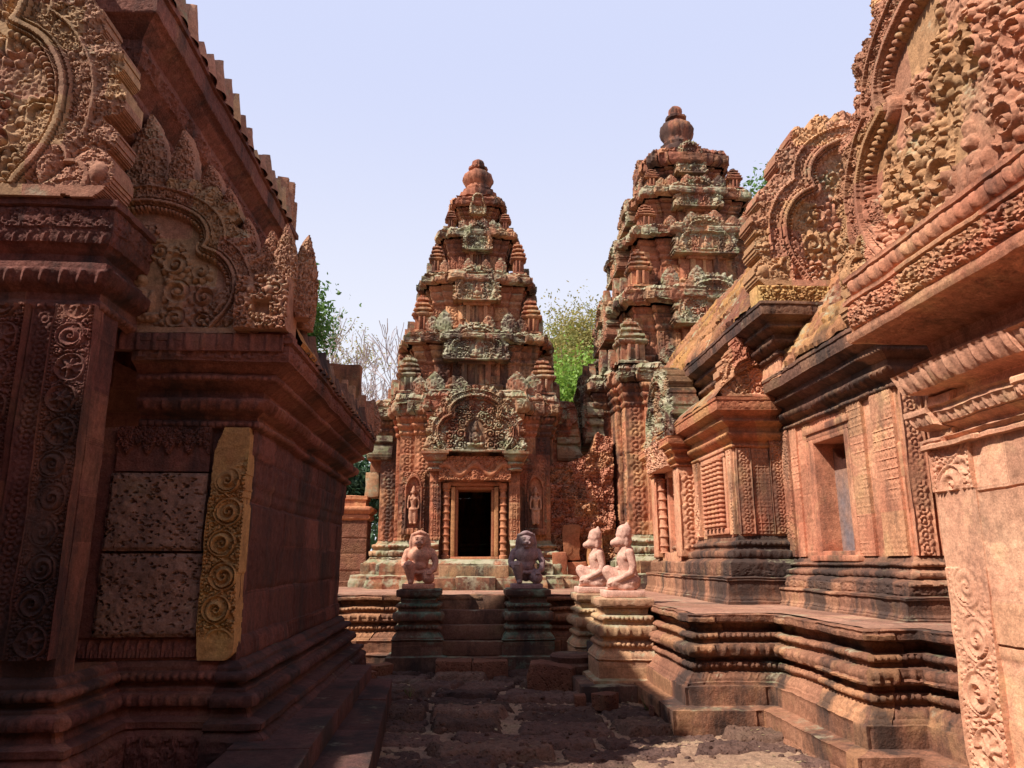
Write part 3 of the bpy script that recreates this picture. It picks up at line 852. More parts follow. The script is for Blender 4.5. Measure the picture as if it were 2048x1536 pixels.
def litter():
    R_ = np.random.RandomState(12); b = Buf(); n = 420
    X = R_.uniform(-.8, 2.9, n); Y = R_.uniform(4.6, 11.2, n)
    sh, sa, _ = paving_height(X[:, None], Y[:, None]); Z = np.maximum(sh, sa)[:, 0] + .008
    for i in range(n):
        s_ = R_.uniform(.010, .030); a = R_.uniform(0, 6.28)
        u = np.array([math.cos(a), math.sin(a), R_.uniform(-.3, .3)]) * s_; v = np.array([-math.sin(a), math.cos(a), R_.uniform(-.3, .3)]) * s_ * .5
        p = np.array([X[i], Y[i], Z[i]])
        b.add([p - u, p + v, p + u, p - v], [[0, 1, 2, 3]], np.full(4, R_.rand()))
    o = build("leaf_litter", b, simple("dry_leaves", (0.16, 0.10, 0.05), 0.8, (0.40, 0.30, 0.17)), smooth=0); o["kind"] = "stuff"
    tag(o, "dry leaves scattered over the dark paving", "leaf litter")
    b = Buf(); n = 260
    X = R_.uniform(-.9, 3.0, n); Y = R_.uniform(4.6, 11.6, n)
    sh, sa, _ = paving_height(X[:, None], Y[:, None]); Z = np.maximum(sh, sa)[:, 0]
    for i in range(n):
        r = R_.uniform(.008, .026) * (1 if i % 9 else 1.8)
        th = np.arange(7) * 2 * math.pi / 7
        P = np.zeros((7, 4, 3))
        for j_, (q, zz) in enumerate(((1.0, -.4), (1.05, .2), (.7, .7), (.02, .85))):
            w_ = q * r * R_.uniform(.75, 1.2, 7)
            P[:, j_, 0] = X[i] + w_ * np.cos(th) * 1.2; P[:, j_, 1] = Y[i] + w_ * np.sin(th); P[:, j_, 2] = Z[i] + zz * r
        b.grid(P, np.full(28, R_.rand()), closed_u=True)
    o = build("gravel", b, GRND); o["kind"] = "stuff"
    tag(o, "small laterite pebbles lying on the paving", "gravel")
litter()
# ------------------------------------------------------------------ carved figure (standing goddess relief) and body helpers
def chain(bm, pts, r, sub=2):
    """balls along a poly-line: pts list of points, r list of radii"""
    import bmesh
    for i in range(len(pts) - 1):
        a, b = Vector(pts[i]), Vector(pts[i + 1])
        n = max(2, int((b - a).length / (0.45 * min(r[i], r[i + 1]))) + 1)
        for k in range(n + 1):
            t = k / n
            bmesh.ops.create_icosphere(bm, subdivisions=sub, radius=r[i] * (1 - t) + r[i + 1] * t, matrix=Matrix.Translation(a.lerp(b, t)))
def ell(bm, c, s, rot=(0, 0, 0), sub=3):
    import bmesh
    from mathutils import Euler
    m = Matrix.Translation(Vector(c)) @ Euler(rot).to_matrix().to_4x4() @ Matrix.Diagonal((*s, 1))
    bmesh.ops.create_icosphere(bm, subdivisions=sub, radius=1.0, matrix=m)
def remesh(name, bm, mat, parent, voxel, smooth=4, loc=None):
    me = bpy.data.meshes.new(name); bm.to_mesh(me); bm.free()
    tmp = bpy.data.objects.new(name, me); COL.objects.link(tmp)
    r = tmp.modifiers.new("r", 'REMESH'); r.mode = 'VOXEL'; r.voxel_size = voxel
    if smooth:
        s = tmp.modifiers.new("s", 'SMOOTH'); s.factor = 0.5; s.iterations = smooth
    dg = bpy.context.evaluated_depsgraph_get()
    m2 = bpy.data.meshes.new_from_object(tmp.evaluated_get(dg))
    bpy.data.objects.remove(tmp); bpy.data.meshes.remove(me)
    m2.name = name
    m2.materials.clear(); m2.materials.append(mat)
    m2.polygons.foreach_set("use_smooth", np.ones(len(m2.polygons), dtype=bool))
    o = bpy.data.objects.new(name, m2); COL.objects.link(o)
    if parent: o.parent = parent
    if loc is not None: o.location = Vector(loc) - (wloc(parent) if parent else Vector((0, 0, 0)))
    return o
import bmesh

def goddess(parent, loc, rotz, H=0.75):
    bm = bmesh.new(); s = H / 1.0
    P = lambda x, y, z: (x * s, y * s, z * s)
    chain(bm, [P(0.01, 0, .36), P(0, -.01, .50), P(0, -.01, .62), P(0, 0, .74)], [.075 * s, .062 * s, .085 * s, .055 * s])
    ell(bm, P(-.05, -.06, .66), (.04 * s,) * 3); ell(bm, P(.05, -.06, .66), (.04 * s,) * 3)
    chain(bm, [P(0, -.02, .74), P(0, -.02, .80)], [.035 * s, .035 * s])
    ell(bm, P(0, -.03, .85), (.055 * s, .06 * s, .07 * s))
    chain(bm, [P(0, -.01, .90), P(0, -.01, .94), P(0, -.01, 1.0)], [.06 * s, .045 * s, .015 * s])
    for q in (-1, 1):
        chain(bm, [P(.11 * q, 0, .72), P(.145 * q, -.01, .57), P(.14 * q, -.03, .42)], [.035 * s, .028 * s, .024 * s])
        chain(bm, [P(.05 * q, 0, .38), P(.055 * q, -.01, .20), P(.05 * q, 0, .04)], [.072 * s, .062 * s, .055 * s])
        ell(bm, P(.06 * q, -.05, .02), (.035 * s, .06 * s, .025 * s))
        ell(bm, P(.075 * q, 0, .83), (.014 * s, .014 * s, .045 * s))
    ell(bm, P(0, 0, .20), (.13 * s, .06 * s, .17 * s)); ell(bm, P(0, -.02, .38), (.115 * s, .075 * s, .045 * s))
    o = remesh("relief_figure", bm, PINK, parent, 0.010 * H / 0.75, 2, loc)
    o.rotation_euler = (0, 0, rotz)
    return o

def finial_prof(R, z0, z1):
    f = [(1.55, 0), (1.5, .10), (1.28, .13), (1.34, .20), (1.30, .25), (1.04, .28), (1.08, .33), (.86, .36), (.80, .42), (1.0, .50), (1.06, .57), (.98, .65), (.72, .705),
         (.50, .72), (.48, .755), (.64, .775), (.66, .81), (.44, .83), (.40, .86), (.44, .89), (.42, .94), (.26, .98), (.001, 1.0)]
    return [(R * a, z0 + (z1 - z0) * b) for a, b in f]

def tower(label, cx, cy, tiers, fin, bay, zb, step, doors, door=None, seed=0, ground=ZT):
    T = thing("temple_tower", label, "tower", (cx, cy, ground), None)
    w, z0, z1, z2 = tiers[0]
    hw, pd = bay
    bays = [(hw, w + pd), (w * 0.80, w + 0.10), (w, w)]
    path = redent(cx, cy, bays)
    H = zb - ground
    base = [(.50, ground - .02), (.50, ground + .10 * H), (.47, ground + .20 * H, 'fine', .01, .4), (.47, ground + .26 * H), (.30, ground + .28 * H), (.30, ground + .50 * H, 'scroll', .02, .5), (.26, ground + .52 * H), (.16, ground + .60 * H, 'leaf', .02, .10), (.12, ground + .66 * H),
            (.15, ground + .67 * H, 'lotus', .03, .14), (.15, ground + .77 * H), (.07, ground + .79 * H), (.07, ground + .84 * H), (.10, ground + .85 * H, 'bead', .03, .08), (.10, ground + .91 * H), (.03, ground + .93 * H), (.0, ground + 1.0 * H)]
    b = Buf()
    if door:
        gw = door[0] + .02
        i = 4
        opn = [(cx + gw, cy - w - bay[1])] + path[i + 1:] + path[:i + 1] + [(cx - gw, cy - w - bay[1])]
        cut = [k_ for k_, q in enumerate(base) if q[1] >= ground + .60 * H - 1e-6][0]
        sweep(b, path, base[:cut - 1] + [base[cut - 1], (base[cut][0], base[cut][1]), (-.9, base[cut][1] + .01)], step=step, vstep=step, er=0.022, seed=seed, bl=0.55, boff=0.012)
        sweep(b, opn, base[cut:], closed=False, step=step, vstep=step, er=0.022, seed=seed, bl=0.55, boff=0.012)
    else:
        sweep(b, path, base, step=step, vstep=step, er=0.022, seed=seed, bl=0.55, boff=0.012)
    build("base", b, CORN, T)
    hh = z1 - zb
    b = Buf()
    cap = [(.0, zb + .84 * hh), (.03, zb + .85 * hh, 'bead', .025, .08), (.03, zb + .875 * hh), (.02, zb + .88 * hh), (.05, zb + .90 * hh, 'lotusd', .03, .13), (.08, zb + .93 * hh), (.04, zb + .94 * hh), (.09, zb + .965 * hh, 'bead', .03, .08), (.10, z1)]
    if door:
        gw, gz = door
        pp = path
        i = 4
        right = pp[i + 1]
        opn = [(cx + gw, cy - w - pd)] + pp[i + 1:] + pp[:i + 1] + [(cx - gw, cy - w - pd)]
        sweep(b, opn, [(0, zb, 'wall', .028, 1), (0, gz)], closed=False, step=step, vstep=step, er=0.010, seed=seed + 1, wall=wall_carved, joint=0.010)
        sweep(b, path, [(0, gz, 'wall', .028, 1), (0, zb + .84 * hh)] + cap[1:], step=step, vstep=step, er=0.010, seed=seed + 1, wall=wall_carved, joint=0.010)
    else:
        sweep(b, path, [(0, zb, 'wall', .028, 1), (0, zb + .84 * hh)] + cap[1:], step=step, vstep=step, er=0.012, seed=seed + 1, wall=wall_carved, joint=0.010)
    build("wall", b, TOWER, T)
    # upper storeys
    ped_src = None
    for k, (w, z0, z1, z2) in enumerate(tiers):
        if k:
            w = w - 0.075
            bays = [(w * 0.40, w * 1.16), (w * 0.72, w * 1.07), (w, w)]
            path = redent(cx, cy, bays)
            hh = z1 - z0
            b = Buf()
            prof = [(.09 * w, z0 - .02), (.09 * w, z0 + .08 * hh), (.05 * w, z0 + .10 * hh), (.06 * w, z0 + .15 * hh, 'bead', .02, .08), (.06 * w, z0 + .20 * hh), (0, z0 + .24 * hh, 'wall', .03, 1),
                    (0, z0 + .62 * hh), (.03, z0 + .65 * hh, 'bead', .02, .08), (.03, z0 + .71 * hh), (.02, z0 + .73 * hh), (.05, z0 + .77 * hh, 'lotusd', .025, .12), (.08, z0 + .87 * hh), (.05, z0 + .89 * hh), (.11, z0 + .95 * hh), (.11, z1)]
            sweep(b, path, prof, step=step, vstep=step, er=0.022, seed=seed + k * 7, bl=0.42, boff=0.03, wall=wall_carved, joint=0.012)
            st = build("storey", b, TOWER if k < 3 else UPPER, T)
        else:
            st = T
        ov = 0.18 if k == 0 else 0.22 + 0.05 * w
        hc = z2 - z1
        b = Buf()
        nxt = tiers[k + 1][0] if k + 1 < len(tiers) else fin[0] * 1.5
        prof = [(ov * .65, z1), (ov * .9, z1 + .10 * hc), (ov, z1 + .16 * hc, 'fine', .022, .35), (ov, z1 + .58 * hc), (ov * .85, z1 + .60 * hc), (ov * .85, z1 + .66 * hc, 'leaf', .05, .16), (ov * .62, z2 - .04 * hc), (ov * .45, z2), (-(w - nxt) * 0.55 , z2 + .05), (-(w - nxt) - .02, z2 + .06), (-w * .75, z2 + .06)]
        sweep(b, path, prof, step=step, vstep=step, er=0.042, seed=seed + k * 13 + 3, bl=0.36, boff=0.060, joint=0.016)
        cn = build("cornice", b, CORN if k < 4 else UPPER, st)
        # mini towers on the corners of the cornice
        if k + 1 < len(tiers):
            ht = (tiers[k + 1][1 + 1] - z2)
            ah = 0.76 * ht; aw = 0.135 * w
            src = None
            for (sx, sy) in ((-1, -1), (1, -1), (-1, 1), (1, 1)):
                if hsh(k, sx + 2, sy + 2, seed + 5) < 0.10: continue
                p = (cx + sx * (w + ov * .3 - aw * 0.9), cy + sy * (w + ov * .3 - aw * .9), z2)
                if src is None:
                    bb = minitower_buf(aw, ah, seed + k)
                    src = build("corner_finial", bb, (CORN, TOWER, UPPER, UPPER, UPPER)[k], cn, local=True); src.location = Vector(p) - wloc(cn)
                else: inst(src, cn, p, 0.0, (1, 1, 0.85 + 0.3 * hsh(k, sx, sy, seed)))
            lw = .22 * w + .06; lh = .36 * ht
            lsrc = None
            for q, (ux, dist_) in enumerate(((-.76, 1.06), (.76, 1.06), (-.55, 1.12), (.55, 1.12), (-.20, 1.2), (.20, 1.2))):
                for rz, ax in ((0, 0), (-math.pi / 2, 1), (math.pi / 2, 2)):
                    if hsh(k * 7 + q, ax, seed, 3) < .25: continue
                    dd = w * dist_ + ov * .35
                    p = ((cx + ux * w, cy - dd, z2 - .03), (cx - dd, cy + ux * w, z2 - .03), (cx + dd, cy + ux * w, z2 - .03))[ax]
                    sc_ = .8 + .5 * hsh(q, ax, k, seed + 9)
                    if lsrc is None:
                        lsrc = build("leaf_finial", leaf_buf(lw, lh, .022, depth=.10, R=.05), CORN, cn, local=True)
                        lsrc.location = Vector(p) - wloc(cn); lsrc.rotation_euler = (0, 0, rz)
                    else: inst(lsrc, cn, p, rz, (sc_, 1, sc_))
        # gable panel and blind doorway on each face
        if k:
            pw = w * 1.16; phh = (z1 - z0) * 0.42 + hc * 1.30
            pb = pediment_buf(pw, phh, step, depth=w * 0.24, R=0.10, tscale=0.42)
            srcp = build("gable_panel", pb, CORN, st, local=True)
            pz = z1 - (z1 - z0) * 0.36
            dist = w * 1.16 + ov * 0.72
            srcp.location = Vector((cx, cy - dist, pz)) - wloc(st)
            for rz, dx, dy in ((-math.pi / 2, -dist, 0), (math.pi / 2, dist, 0)):
                inst(srcp, st, (cx + dx, cy + dy, pz), rz)
            # blind door: frame and leaf
            db = Buf(); zz0 = z0 + .20 * (z1 - z0); zz1 = pz
            yb = cy - w * 1.16
            dw = w * 0.25
            db.box(cx - dw, cx - dw * .62, yb - 0.10, yb + .1, zz0, zz1, jit=.008, A=.9); db.box(cx + dw * .62, cx + dw, yb - 0.10, yb + .1, zz0, zz1, jit=.008, A=.2)
            db.box(cx - dw * .60, cx + dw * .60, yb - 0.035, yb + .1, zz0, zz1, jit=.008, A=.6)
            db.box(cx - dw * .10, cx + dw * .10, yb - 0.07, yb + .1, zz0, zz1, jit=.008, A=.8)
            db.box(cx - dw * 1.25, cx + dw * 1.25, yb - 0.13, yb + .1, zz1 - .12 * (zz1 - zz0), zz1 + .02, jit=.01, A=.5)
            build("blind_door", db, TOWER, st)
    # crowning vase
    b = Buf(); b.lathe(cx, cy, finial_prof(*fin), n=40, ribs=14, ribamp=0.09)
    V = np.concatenate(b.V); b.V = [V + vec_noise(V, 0.034, 3)]
    build("vase_finial", b, UPPER, T)
    return T

# ------------------------------------------------------------------ south tower, facing the camera
SX, SY = 0.05, 17.1
S_T = [(1.56, ZT, 4.52, 5.0), (1.34, 5.0, 6.15, 6.42), (1.04, 6.42, 7.62, 7.92), (.72, 7.92, 8.90, 9.17), (.46, 9.17, 9.82, 10.09)]
ST_ = tower("tall red sandstone tower straight ahead with a dark open doorway and stepped storeys", SX, SY, S_T, (0.355, 10.06, 11.40), (0.90, 0.46), 1.98, 0.022, None, door=(0.68, 3.12), seed=11)
def doorway(T, cx, yf, zs, zt, zl0, zl1, half, mat, seed=0):
    """stone door frame, colonnettes, carved lintel"""
    b = Buf()
    for s in (-1, 1):
        a, c = sorted((cx + s * half, cx + s * (half + .055))); b.box(a, c, yf + .10, yf + .75, zs, zt, A=.3, jit=.004)
        a, c = sorted((cx + s * (half + .055), cx + s * (half + .135))); b.box(a, c, yf + .05, yf + .70, zs, zt + .05, A=.9, jit=.004)
    b.box(cx - half - .055, cx + half + .055, yf + .10, yf + .75, zt, zt + .07, A=.3, jit=.004)
    b.box(cx - half - .20, cx + half + .20, yf + .03, yf + .70, zt + .07, zt + .16, A=.6, jit=.004)
    b.box(cx - half - .14, cx + half + .14, yf + .04, yf + .80, zs - .09, zs + .0, A=.4, jit=.004)
    b.box(cx - half - .42, cx + half + .42, yf - .16, yf + .60, zs - .30, zs - .09, A=.5, jit=.006)
    build("door_frame", b, mat, T)
    for s in (-1, 1):
        b = Buf()
        a, c = sorted((cx + s * (half + .13), cx + s * (half + .42))); b.box(a, c, yf + .20, yf + .60, zs - .1, zt + .2, A=.3, jit=.004)
        build("recess_wall", b, mat, T)
    for s in (-1, 1):
        b = Buf(); r = .062; prof = [(r * 1.5, zs - .09), (r * 1.5, zs + .02)]
        n = 9
        for q in range(n):
            z = zs + .02 + (zt - zs) * q / n; dz = (zt - zs) / n
            prof += [(r, z + .1 * dz), (r, z + .55 * dz), (r * 1.15, z + .6 * dz), (r * 1.35, z + .75 * dz), (r * 1.15, z + .9 * dz)]
        prof += [(r * 1.5, zt + .02), (r * 1.5, zt + .12), (.001, zt + .12)]
        b.lathe(cx + s * (half + .235), yf + .10, prof, n=16)
        build("colonnette", b, mat, T)
    def lint(X, Z):
        x = (X / (2 * (half + .38)) - .5) * 2; z = Z / (zl1 - zl0)
        g = np.abs(z - 0.45 - 0.22 * np.cos(x * 7.5))
        gar = np.clip(1 - (g / .14) ** 2, 0, 1) ** .5
        lv = samp(TILE_SCROLL, X / .45, Z / .45)
        return .03 + .06 * np.maximum(lv * .75, gar) + .03 * np.clip(1 - (x / .12) ** 2, 0, 1)
    b = Buf(); panel(b, (cx - half - .38, yf - .06, zl0), (1, 0, 0), (0, -1, 0), 2 * (half + .38), zl1 - zl0, lint, .016, depth=.35, er=.005)
    build("lintel", b, mat, T)
DW = 0.335; YF = SY - 1.56 - 0.46
doorway(ST_, SX, YF, 1.66, 2.98, 3.15, 3.62, DW, RED)
b = pediment_buf(2.06, 1.36, .016, depth=.42, R=.13, tscale=.55)
pp = build("door_pediment", b, CORN, ST_, local=True); pp.location = Vector((SX, YF - .16, 3.70)) - wloc(ST_)
for rz, dx in ((-math.pi / 2, -2.20), (math.pi / 2, 2.20)):
    inst(pp, ST_, (SX + dx, SY, 3.70), rz)
# pilaster shafts with capitals beside the door
def capital(T, x, y, z, w, mat, d=0.24, seed=0):
    b = Buf()
    sweep(b, [(x - w, y - d), (x + w, y - d), (x + w, y + d), (x - w, y + d)], [(-.05, z - .38), (-.04, z - .36, 'bead', .02, .06), (-.04, z - .32), (-.06, z - .31), (-.06, z - .27), (-.02, z - .25, 'bead', .025, .07), (-.02, z - .20), (-.03, z - .19), (.0, z - .16, 'lotusd', .025, .1), (.06, z - .08), (.06, z - .06), (.10, z - .04), (.10, z), (-.1, z + .004)], step=.02, vstep=.02, er=.01, seed=seed, coarse=False, boff=0)
    return build("capital", b, mat, T)
for s in (-1, 1):
    capital(ST_, SX + s * .80, YF + .06, 3.70, .17, CORN, seed=4)
    goddess(ST_, (SX + s * 1.24, SY - 1.70, 2.30), 0, .76)
    def niche(X, Z):
        x = (X / .44 - .5) * 2; z = Z / 1.25
        arch = np.hypot(x, np.maximum(0, (z - .66)) * 2.6)
        h = .055 * (.6 + .5 * samp(TILE_FINE, X / .35, Z / .35))
        h = np.where(arch < .66, .004, h)
        h = np.where((arch > .66) & (arch < .80), .07, h)
        h = np.where(z < .10, .075 * (.7 + .4 * p_lotus(X, np.clip(z / .1, 0, 1), .09, .1)), h)
        return h
    b = Buf(); panel(b, (SX + s * 1.24 - .22, SY - 1.665, 2.10), (1, 0, 0), (0, -1, 0), .44, 1.25, niche, .014, depth=.05)
    build("figure_niche", b, TOWER, ST_)
b = Buf()
for i, (x0, x1, y, z1) in enumerate(((-.75, -.30, 14.35, ZT + .22), (-.29, .45, 14.28, ZT + .25), (.46, .92, 14.40, ZT + .20), (-.62, .70, 14.62, ZT + .45))):
    b.box(x0, x1, y, 15.1, ZT - .02, z1, A=.3 + .15 * i, jit=.016, seed=i)
build("door_step", b, CORN, ST_)

# ------------------------------------------------------------------ central tower, larger, to the right
CX, CY = 5.2, 17.3
C_T = [(2.02, ZT, 5.22, 5.64), (1.70, 5.64, 7.05, 7.50), (1.40, 7.50, 8.78, 9.10), (1.13, 9.10, 9.92, 10.26), (.80, 10.26, 10.95, 11.45)]
CT_ = tower("largest temple tower behind the hall roof on the right with a ribbed vase finial", CX, CY, C_T, (0.40, 11.42, 13.2), (1.0, 0.44), 2.10, 0.024, None, door=None, seed=37)
b = pediment_buf(2.3, 1.75, .02, depth=.30, R=.13, tscale=.55)
pp2 = build("gable_panel", b, CORN, CT_, local=True); pp2.location = Vector((CX - 2.62, CY, 4.1)) - wloc(CT_); pp2.rotation_euler = (0, 0, -math.pi / 2)
for i, x in enumerate((3.62,)):
    goddess(CT_, (x + .28, CY - 2.16, 2.36), 0, .92)
    b = Buf(); 
    def niche2(X, Z):
        x = (X / .56 - .5) * 2; z = Z / 1.55
        arch = np.hypot(x, np.maximum(0, (z - .66)) * 2.6)
        h = .06 * (.6 + .5 * samp(TILE_FINE, X / .35, Z / .35))
        h = np.where(arch < .66, .004, h)
        return np.where((arch > .66) & (arch < .80), .075, h)
    panel(b, (x, CY - 2.13, 2.15), (1, 0, 0), (0, -1, 0), .56, 1.55, niche2, .016, depth=.05)
    build("figure_niche", b, TOWER, CT_)
# ------------------------------------------------------------------ shared pieces for the big buildings
def wpanel(T, name, O, U, N, w, h, hf, mat, step, depth=.06, tint=None, mask=None):
    b = Buf(); panel(b, O, U, N, w, h, hf, step, depth=depth, er=.003, mask=mask, A=tint)
    return build(name, b, mat, T)
def volute(w, amp=.035):
    return lambda X, Z: amp * strip_volute((X / w - .5) * 2, Z / (w / 2)) * wear(X, Z, w * 10)
def rosette(w, amp=.03):
    return lambda X, Z: amp * strip_rosette((X / w - .5) * 2, Z / (w / 2)) * wear(X, Z, w * 13)
def tilef(tile, s, amp=.03, base=0.0):
    return lambda X, Z: base + amp * samp(tile, X / s + .17, Z / s + .31) * wear(X, Z, s * 17)
def blocktint(bw, bh, seed):
    return lambda X, Z: hsh(np.floor(X / bw + .5 * (np.floor(Z / bh) % 2)), np.floor(Z / bh), 0 * np.floor(X), seed)
SOUTHN, WESTN, EASTN = (0, -1, 0), (-1, 0, 0), (1, 0, 0)      # towards the camera, towards the left, towards the right
XU, YU = (1, 0, 0), (0, -1, 0)

def base_prof(g, z1, f=1.0, s=1.0):
    """moulded building plinth from g up to z1; f spreads it"""
    H = z1 - g
    h = lambda a: g + a * H
    return [(.50 * f, g - .03), (.50 * f, h(.05)), (.47 * f, h(.07), 'leaf', .010, .06), (.44 * f, h(.13)), (.44 * f, h(.22), 'fine', .008, .35), (.43 * f, h(.33)), (.47 * f, h(.345)), (.47 * f, h(.38)), (.33 * f, h(.395)), (.33 * f, h(.40), 'scroll', .016, .42), (.32 * f, h(.60)),
            (.26 * f, h(.63)), (.20 * f, h(.655)), (.22 * f, h(.67), 'lotus', .03, .12), (.22 * f, h(.765)), (.12 * f, h(.785)), (.09 * f, h(.825)), (.12 * f, h(.835), 'bead', .026, .062), (.12 * f, h(.90)), (.05 * f, h(.92)), (.03 * f, h(.965)), (.0, h(1.0))]
def corn_prof(z0, z1, f=1.0):
    H = z1 - z0; h = lambda a: z0 + a * H
    return [(.0, z0), (.04 * f, h(.02), 'bead', .022, .06), (.04 * f, h(.09)), (.02 * f, h(.10)), (.02 * f, h(.15)), (.08 * f, h(.19), 'lotusd', .03, .11), (.14 * f, h(.31)), (.09 * f, h(.33)), (.09 * f, h(.43)), (.18 * f, h(.49)), (.21 * f, h(.51), 'bead', .02, .055), (.21 * f, h(.575)),
            (.19 * f, h(.59)), (.19 * f, h(.64)), (.30 * f, h(.72)), (.34 * f, h(.735)), (.34 * f, h(.76), 'fine', .014, .34), (.34 * f, h(.93)), (.36 * f, h(.94)), (.36 * f, h(1.0)), (.20 * f, h(1.0) + .01)]

# ------------------------------------------------------------------ the hall in front of the central tower (right)
HT = thing("temple_hall", "long red sandstone hall with a sloping stone roof on the right, adjoining the largest tower", "hall", (4.6, 10.5, ZT))
HX = 5.2
def roof(T, name, xe, ze, xr, zr, y0, y1, mat, bow=.62, step=.05, tile=True):
    """half vault rising from the eave (xe, ze) towards the ridge (xr, zr), running from y1 (far) to y0 (near), with its mirror image"""
    pts = []
    n = 9
    for q in range(n + 1):
        t = q / n
        x = xe + (xr - xe) * t; z = ze + (zr - ze) * (t + bow * t * (1 - t))
        pts.append((xe - x, z))
    prof = []
    for q, (d, z) in enumerate(pts):
        prof.append((d, z, 'tile', .045, .16) if q < n else (d, z))
    b = Buf()
    sweep(b, [(xe, y1), (xe, y0)], prof, closed=False, step=step * .5, vstep=step, er=.05, seed=5, bl=.5, boff=.03)
    prof2 = [(d, z) for d, z in pts]
    sweep(b, [(2 * xr - xe, y0), (2 * xr - xe, y1)], prof2, closed=False, step=.3, vstep=.3, er=.02, seed=6)
    o = build(name, b, mat, T)
    if tile:
        e = Buf()
        m = max(2, int((y1 - y0) / .17))
        for q in range(m):
            y = y0 + (y1 - y0) * (q + .5) / m
            hh = .16 * (.8 + .5 * hsh(q, 3, 1, 3)); ww = .075
            P = np.zeros((9, 5, 3))
            for i_ in range(9):
                a = -1 + 2 * i_ / 8
                for j_ in range(5):
                    t = j_ / 4
                    P[i_, j_] = (xe + .05 - .09 * t * 0 - .05 * (1 - a * a) * (1 - .5 * t) + .05 * t, y - a * ww * (1 - t ** 2.2 * .9), ze - .02 + hh * t)
            e.grid(P + 0.0, np.full(45, hsh(q, 1, 2, 9)))
            P2 = P.copy(); P2[:, :, 0] += .06
            e.grid(P2, np.full(45, .5), flip=True)
        V = np.concatenate(e.V); e.V = [V + vec_noise(V, .014, 3)]
        build("eave_tiles", e, CORN, o)
    return o

# plan of the body, aisle and front porch in one line (towards -Y end = near)
def hall_wall(U, Z, L, i):
    if L < .5: return wall_carved(U, Z, L, i)
    return samp(TILE_DIAPER, U / .30, Z / .30) * .35 + .3 * samp(TILE_FINE, U / .6, Z / .6)
HPATH = [(7.0, 14.6), (3.85, 14.6), (3.85, 13.7), (3.48, 13.7), (3.48, 9.80), (4.15, 9.80), (4.15, 7.02), (5.0, 7.02), (6.3, 7.02), (6.3, 14.6)]
b = Buf(); sweep(b, [(4.15, 9.80), (4.15, 7.02), (6.3, 7.02)], base_prof(ZT, 1.63, .62), closed=False, step=.016, vstep=.014, er=.012, seed=60, bl=.75, boff=.014)
sweep(b, HPATH[1:5] + [(4.15, 9.80)], base_prof(ZT, 1.92, .62), closed=False, step=.016, vstep=.018, er=.014, seed=61, bl=.75, boff=.016, joint=.012)
build("base", b, stone("hall_base_sandstone", (0.17, 0.08, 0.055), (0.32, 0.15, 0.09), (0.38, 0.19, 0.11), .40, .76, bump=.8, tint=.35), HT)
# walls
HSTEP = .018
b = Buf(); sweep(b, HPATH[1:5] + [(4.15, 9.80)], [(0, 1.90, 'wall', .012, 1), (0, 3.05)], closed=False, step=HSTEP, vstep=HSTEP, er=.006, seed=62, wall=hall_wall, joint=.008, bl=.8)
sweep(b, [(4.15, 9.80), (4.15, 8.96)], [(0, 1.62, 'wall', .012, 1), (0, 3.25)], closed=False, step=HSTEP, vstep=HSTEP, er=.006, seed=63, wall=hall_wall, joint=.008, bl=.8)
sweep(b, [(4.15, 7.98), (4.15, 7.02), (6.3, 7.02)], [(0, 1.62, 'wall', .012, 1), (0, 3.25)], closed=False, step=HSTEP, vstep=HSTEP, er=.006, seed=64, wall=hall_wall, joint=.008, bl=.8)
sweep(b, [(4.15, 8.96), (4.15, 7.98)], [(0, 3.06), (0, 3.25)], closed=False, step=HSTEP, vstep=HSTEP, er=.006, seed=65)
sweep(b, [(4.15, 8.96), (4.15, 7.98)], [(0, 1.55), (0, 1.66)], closed=False, step=HSTEP, vstep=HSTEP, er=.006, seed=66)
b.box(4.95, 5.0, 7.4, 9.4, 1.5, 3.4); b.box(4.2, 5.0, 7.3, 7.4, 1.5, 3.4); b.box(4.2, 5.0, 9.4, 9.5, 1.5, 3.4); b.box(4.3, 5.0, 7.3, 9.5, 3.3, 3.4)
sweep(b, [(3.85, 14.6), (3.85, 8.95), (6.55, 8.95), (6.55, 14.6)], [(0, 3.86), (0, 4.12)], closed=False, step=.03, vstep=.03, er=.012, seed=67, joint=.01)
build("wall", b, HALL, HT)
# blocked side window / doorway: reveal, lintel, slab
win = Buf()
for (y0, y1, z0, z1) in ((8.84, 8.97, 1.66, 3.06), (7.97, 8.08, 1.66, 3.06), (7.97, 8.97, 2.97, 3.07), (7.97, 8.97, 1.60, 1.70)):
    win.box(4.125, 4.58, y0, y1, z0, z1, jit=.004, A=.35)
for k_, dx in ((0, .030), (1, .055)):
    win.box(4.15 - dx, 4.3, 7.94 - .03 * k_, 9.0 + .03 * k_, 3.02 + .07 * k_, 3.11 + .06 * k_, jit=.004, A=.3 + .3 * k_)
win.box(4.06, 4.3, 7.9, 9.05, 1.585, 1.65, jit=.006, A=.2)
wf = build("window_frame", win, HALL, HT)
BLUEST = stone("grey_stained_slab", (0.17, 0.145, 0.155), (0.42, 0.21, 0.12), (0.44, 0.24, 0.12), .0, .30, bump=.25, dcol=(0.10, 0.095, 0.11), tint=.1)
b = Buf(); panel(b, (4.37, 8.98, 1.60), YU, WESTN, 1.0, 1.5, lambda X, Z: 0 * X + .004 * (Z > .42), .02, depth=.09, mask=lambda X, Z: Z < 1.40 - .60 * X + .03 * np.sin(X * 17), back=True)
build("slab", b, BLUEST, wf)
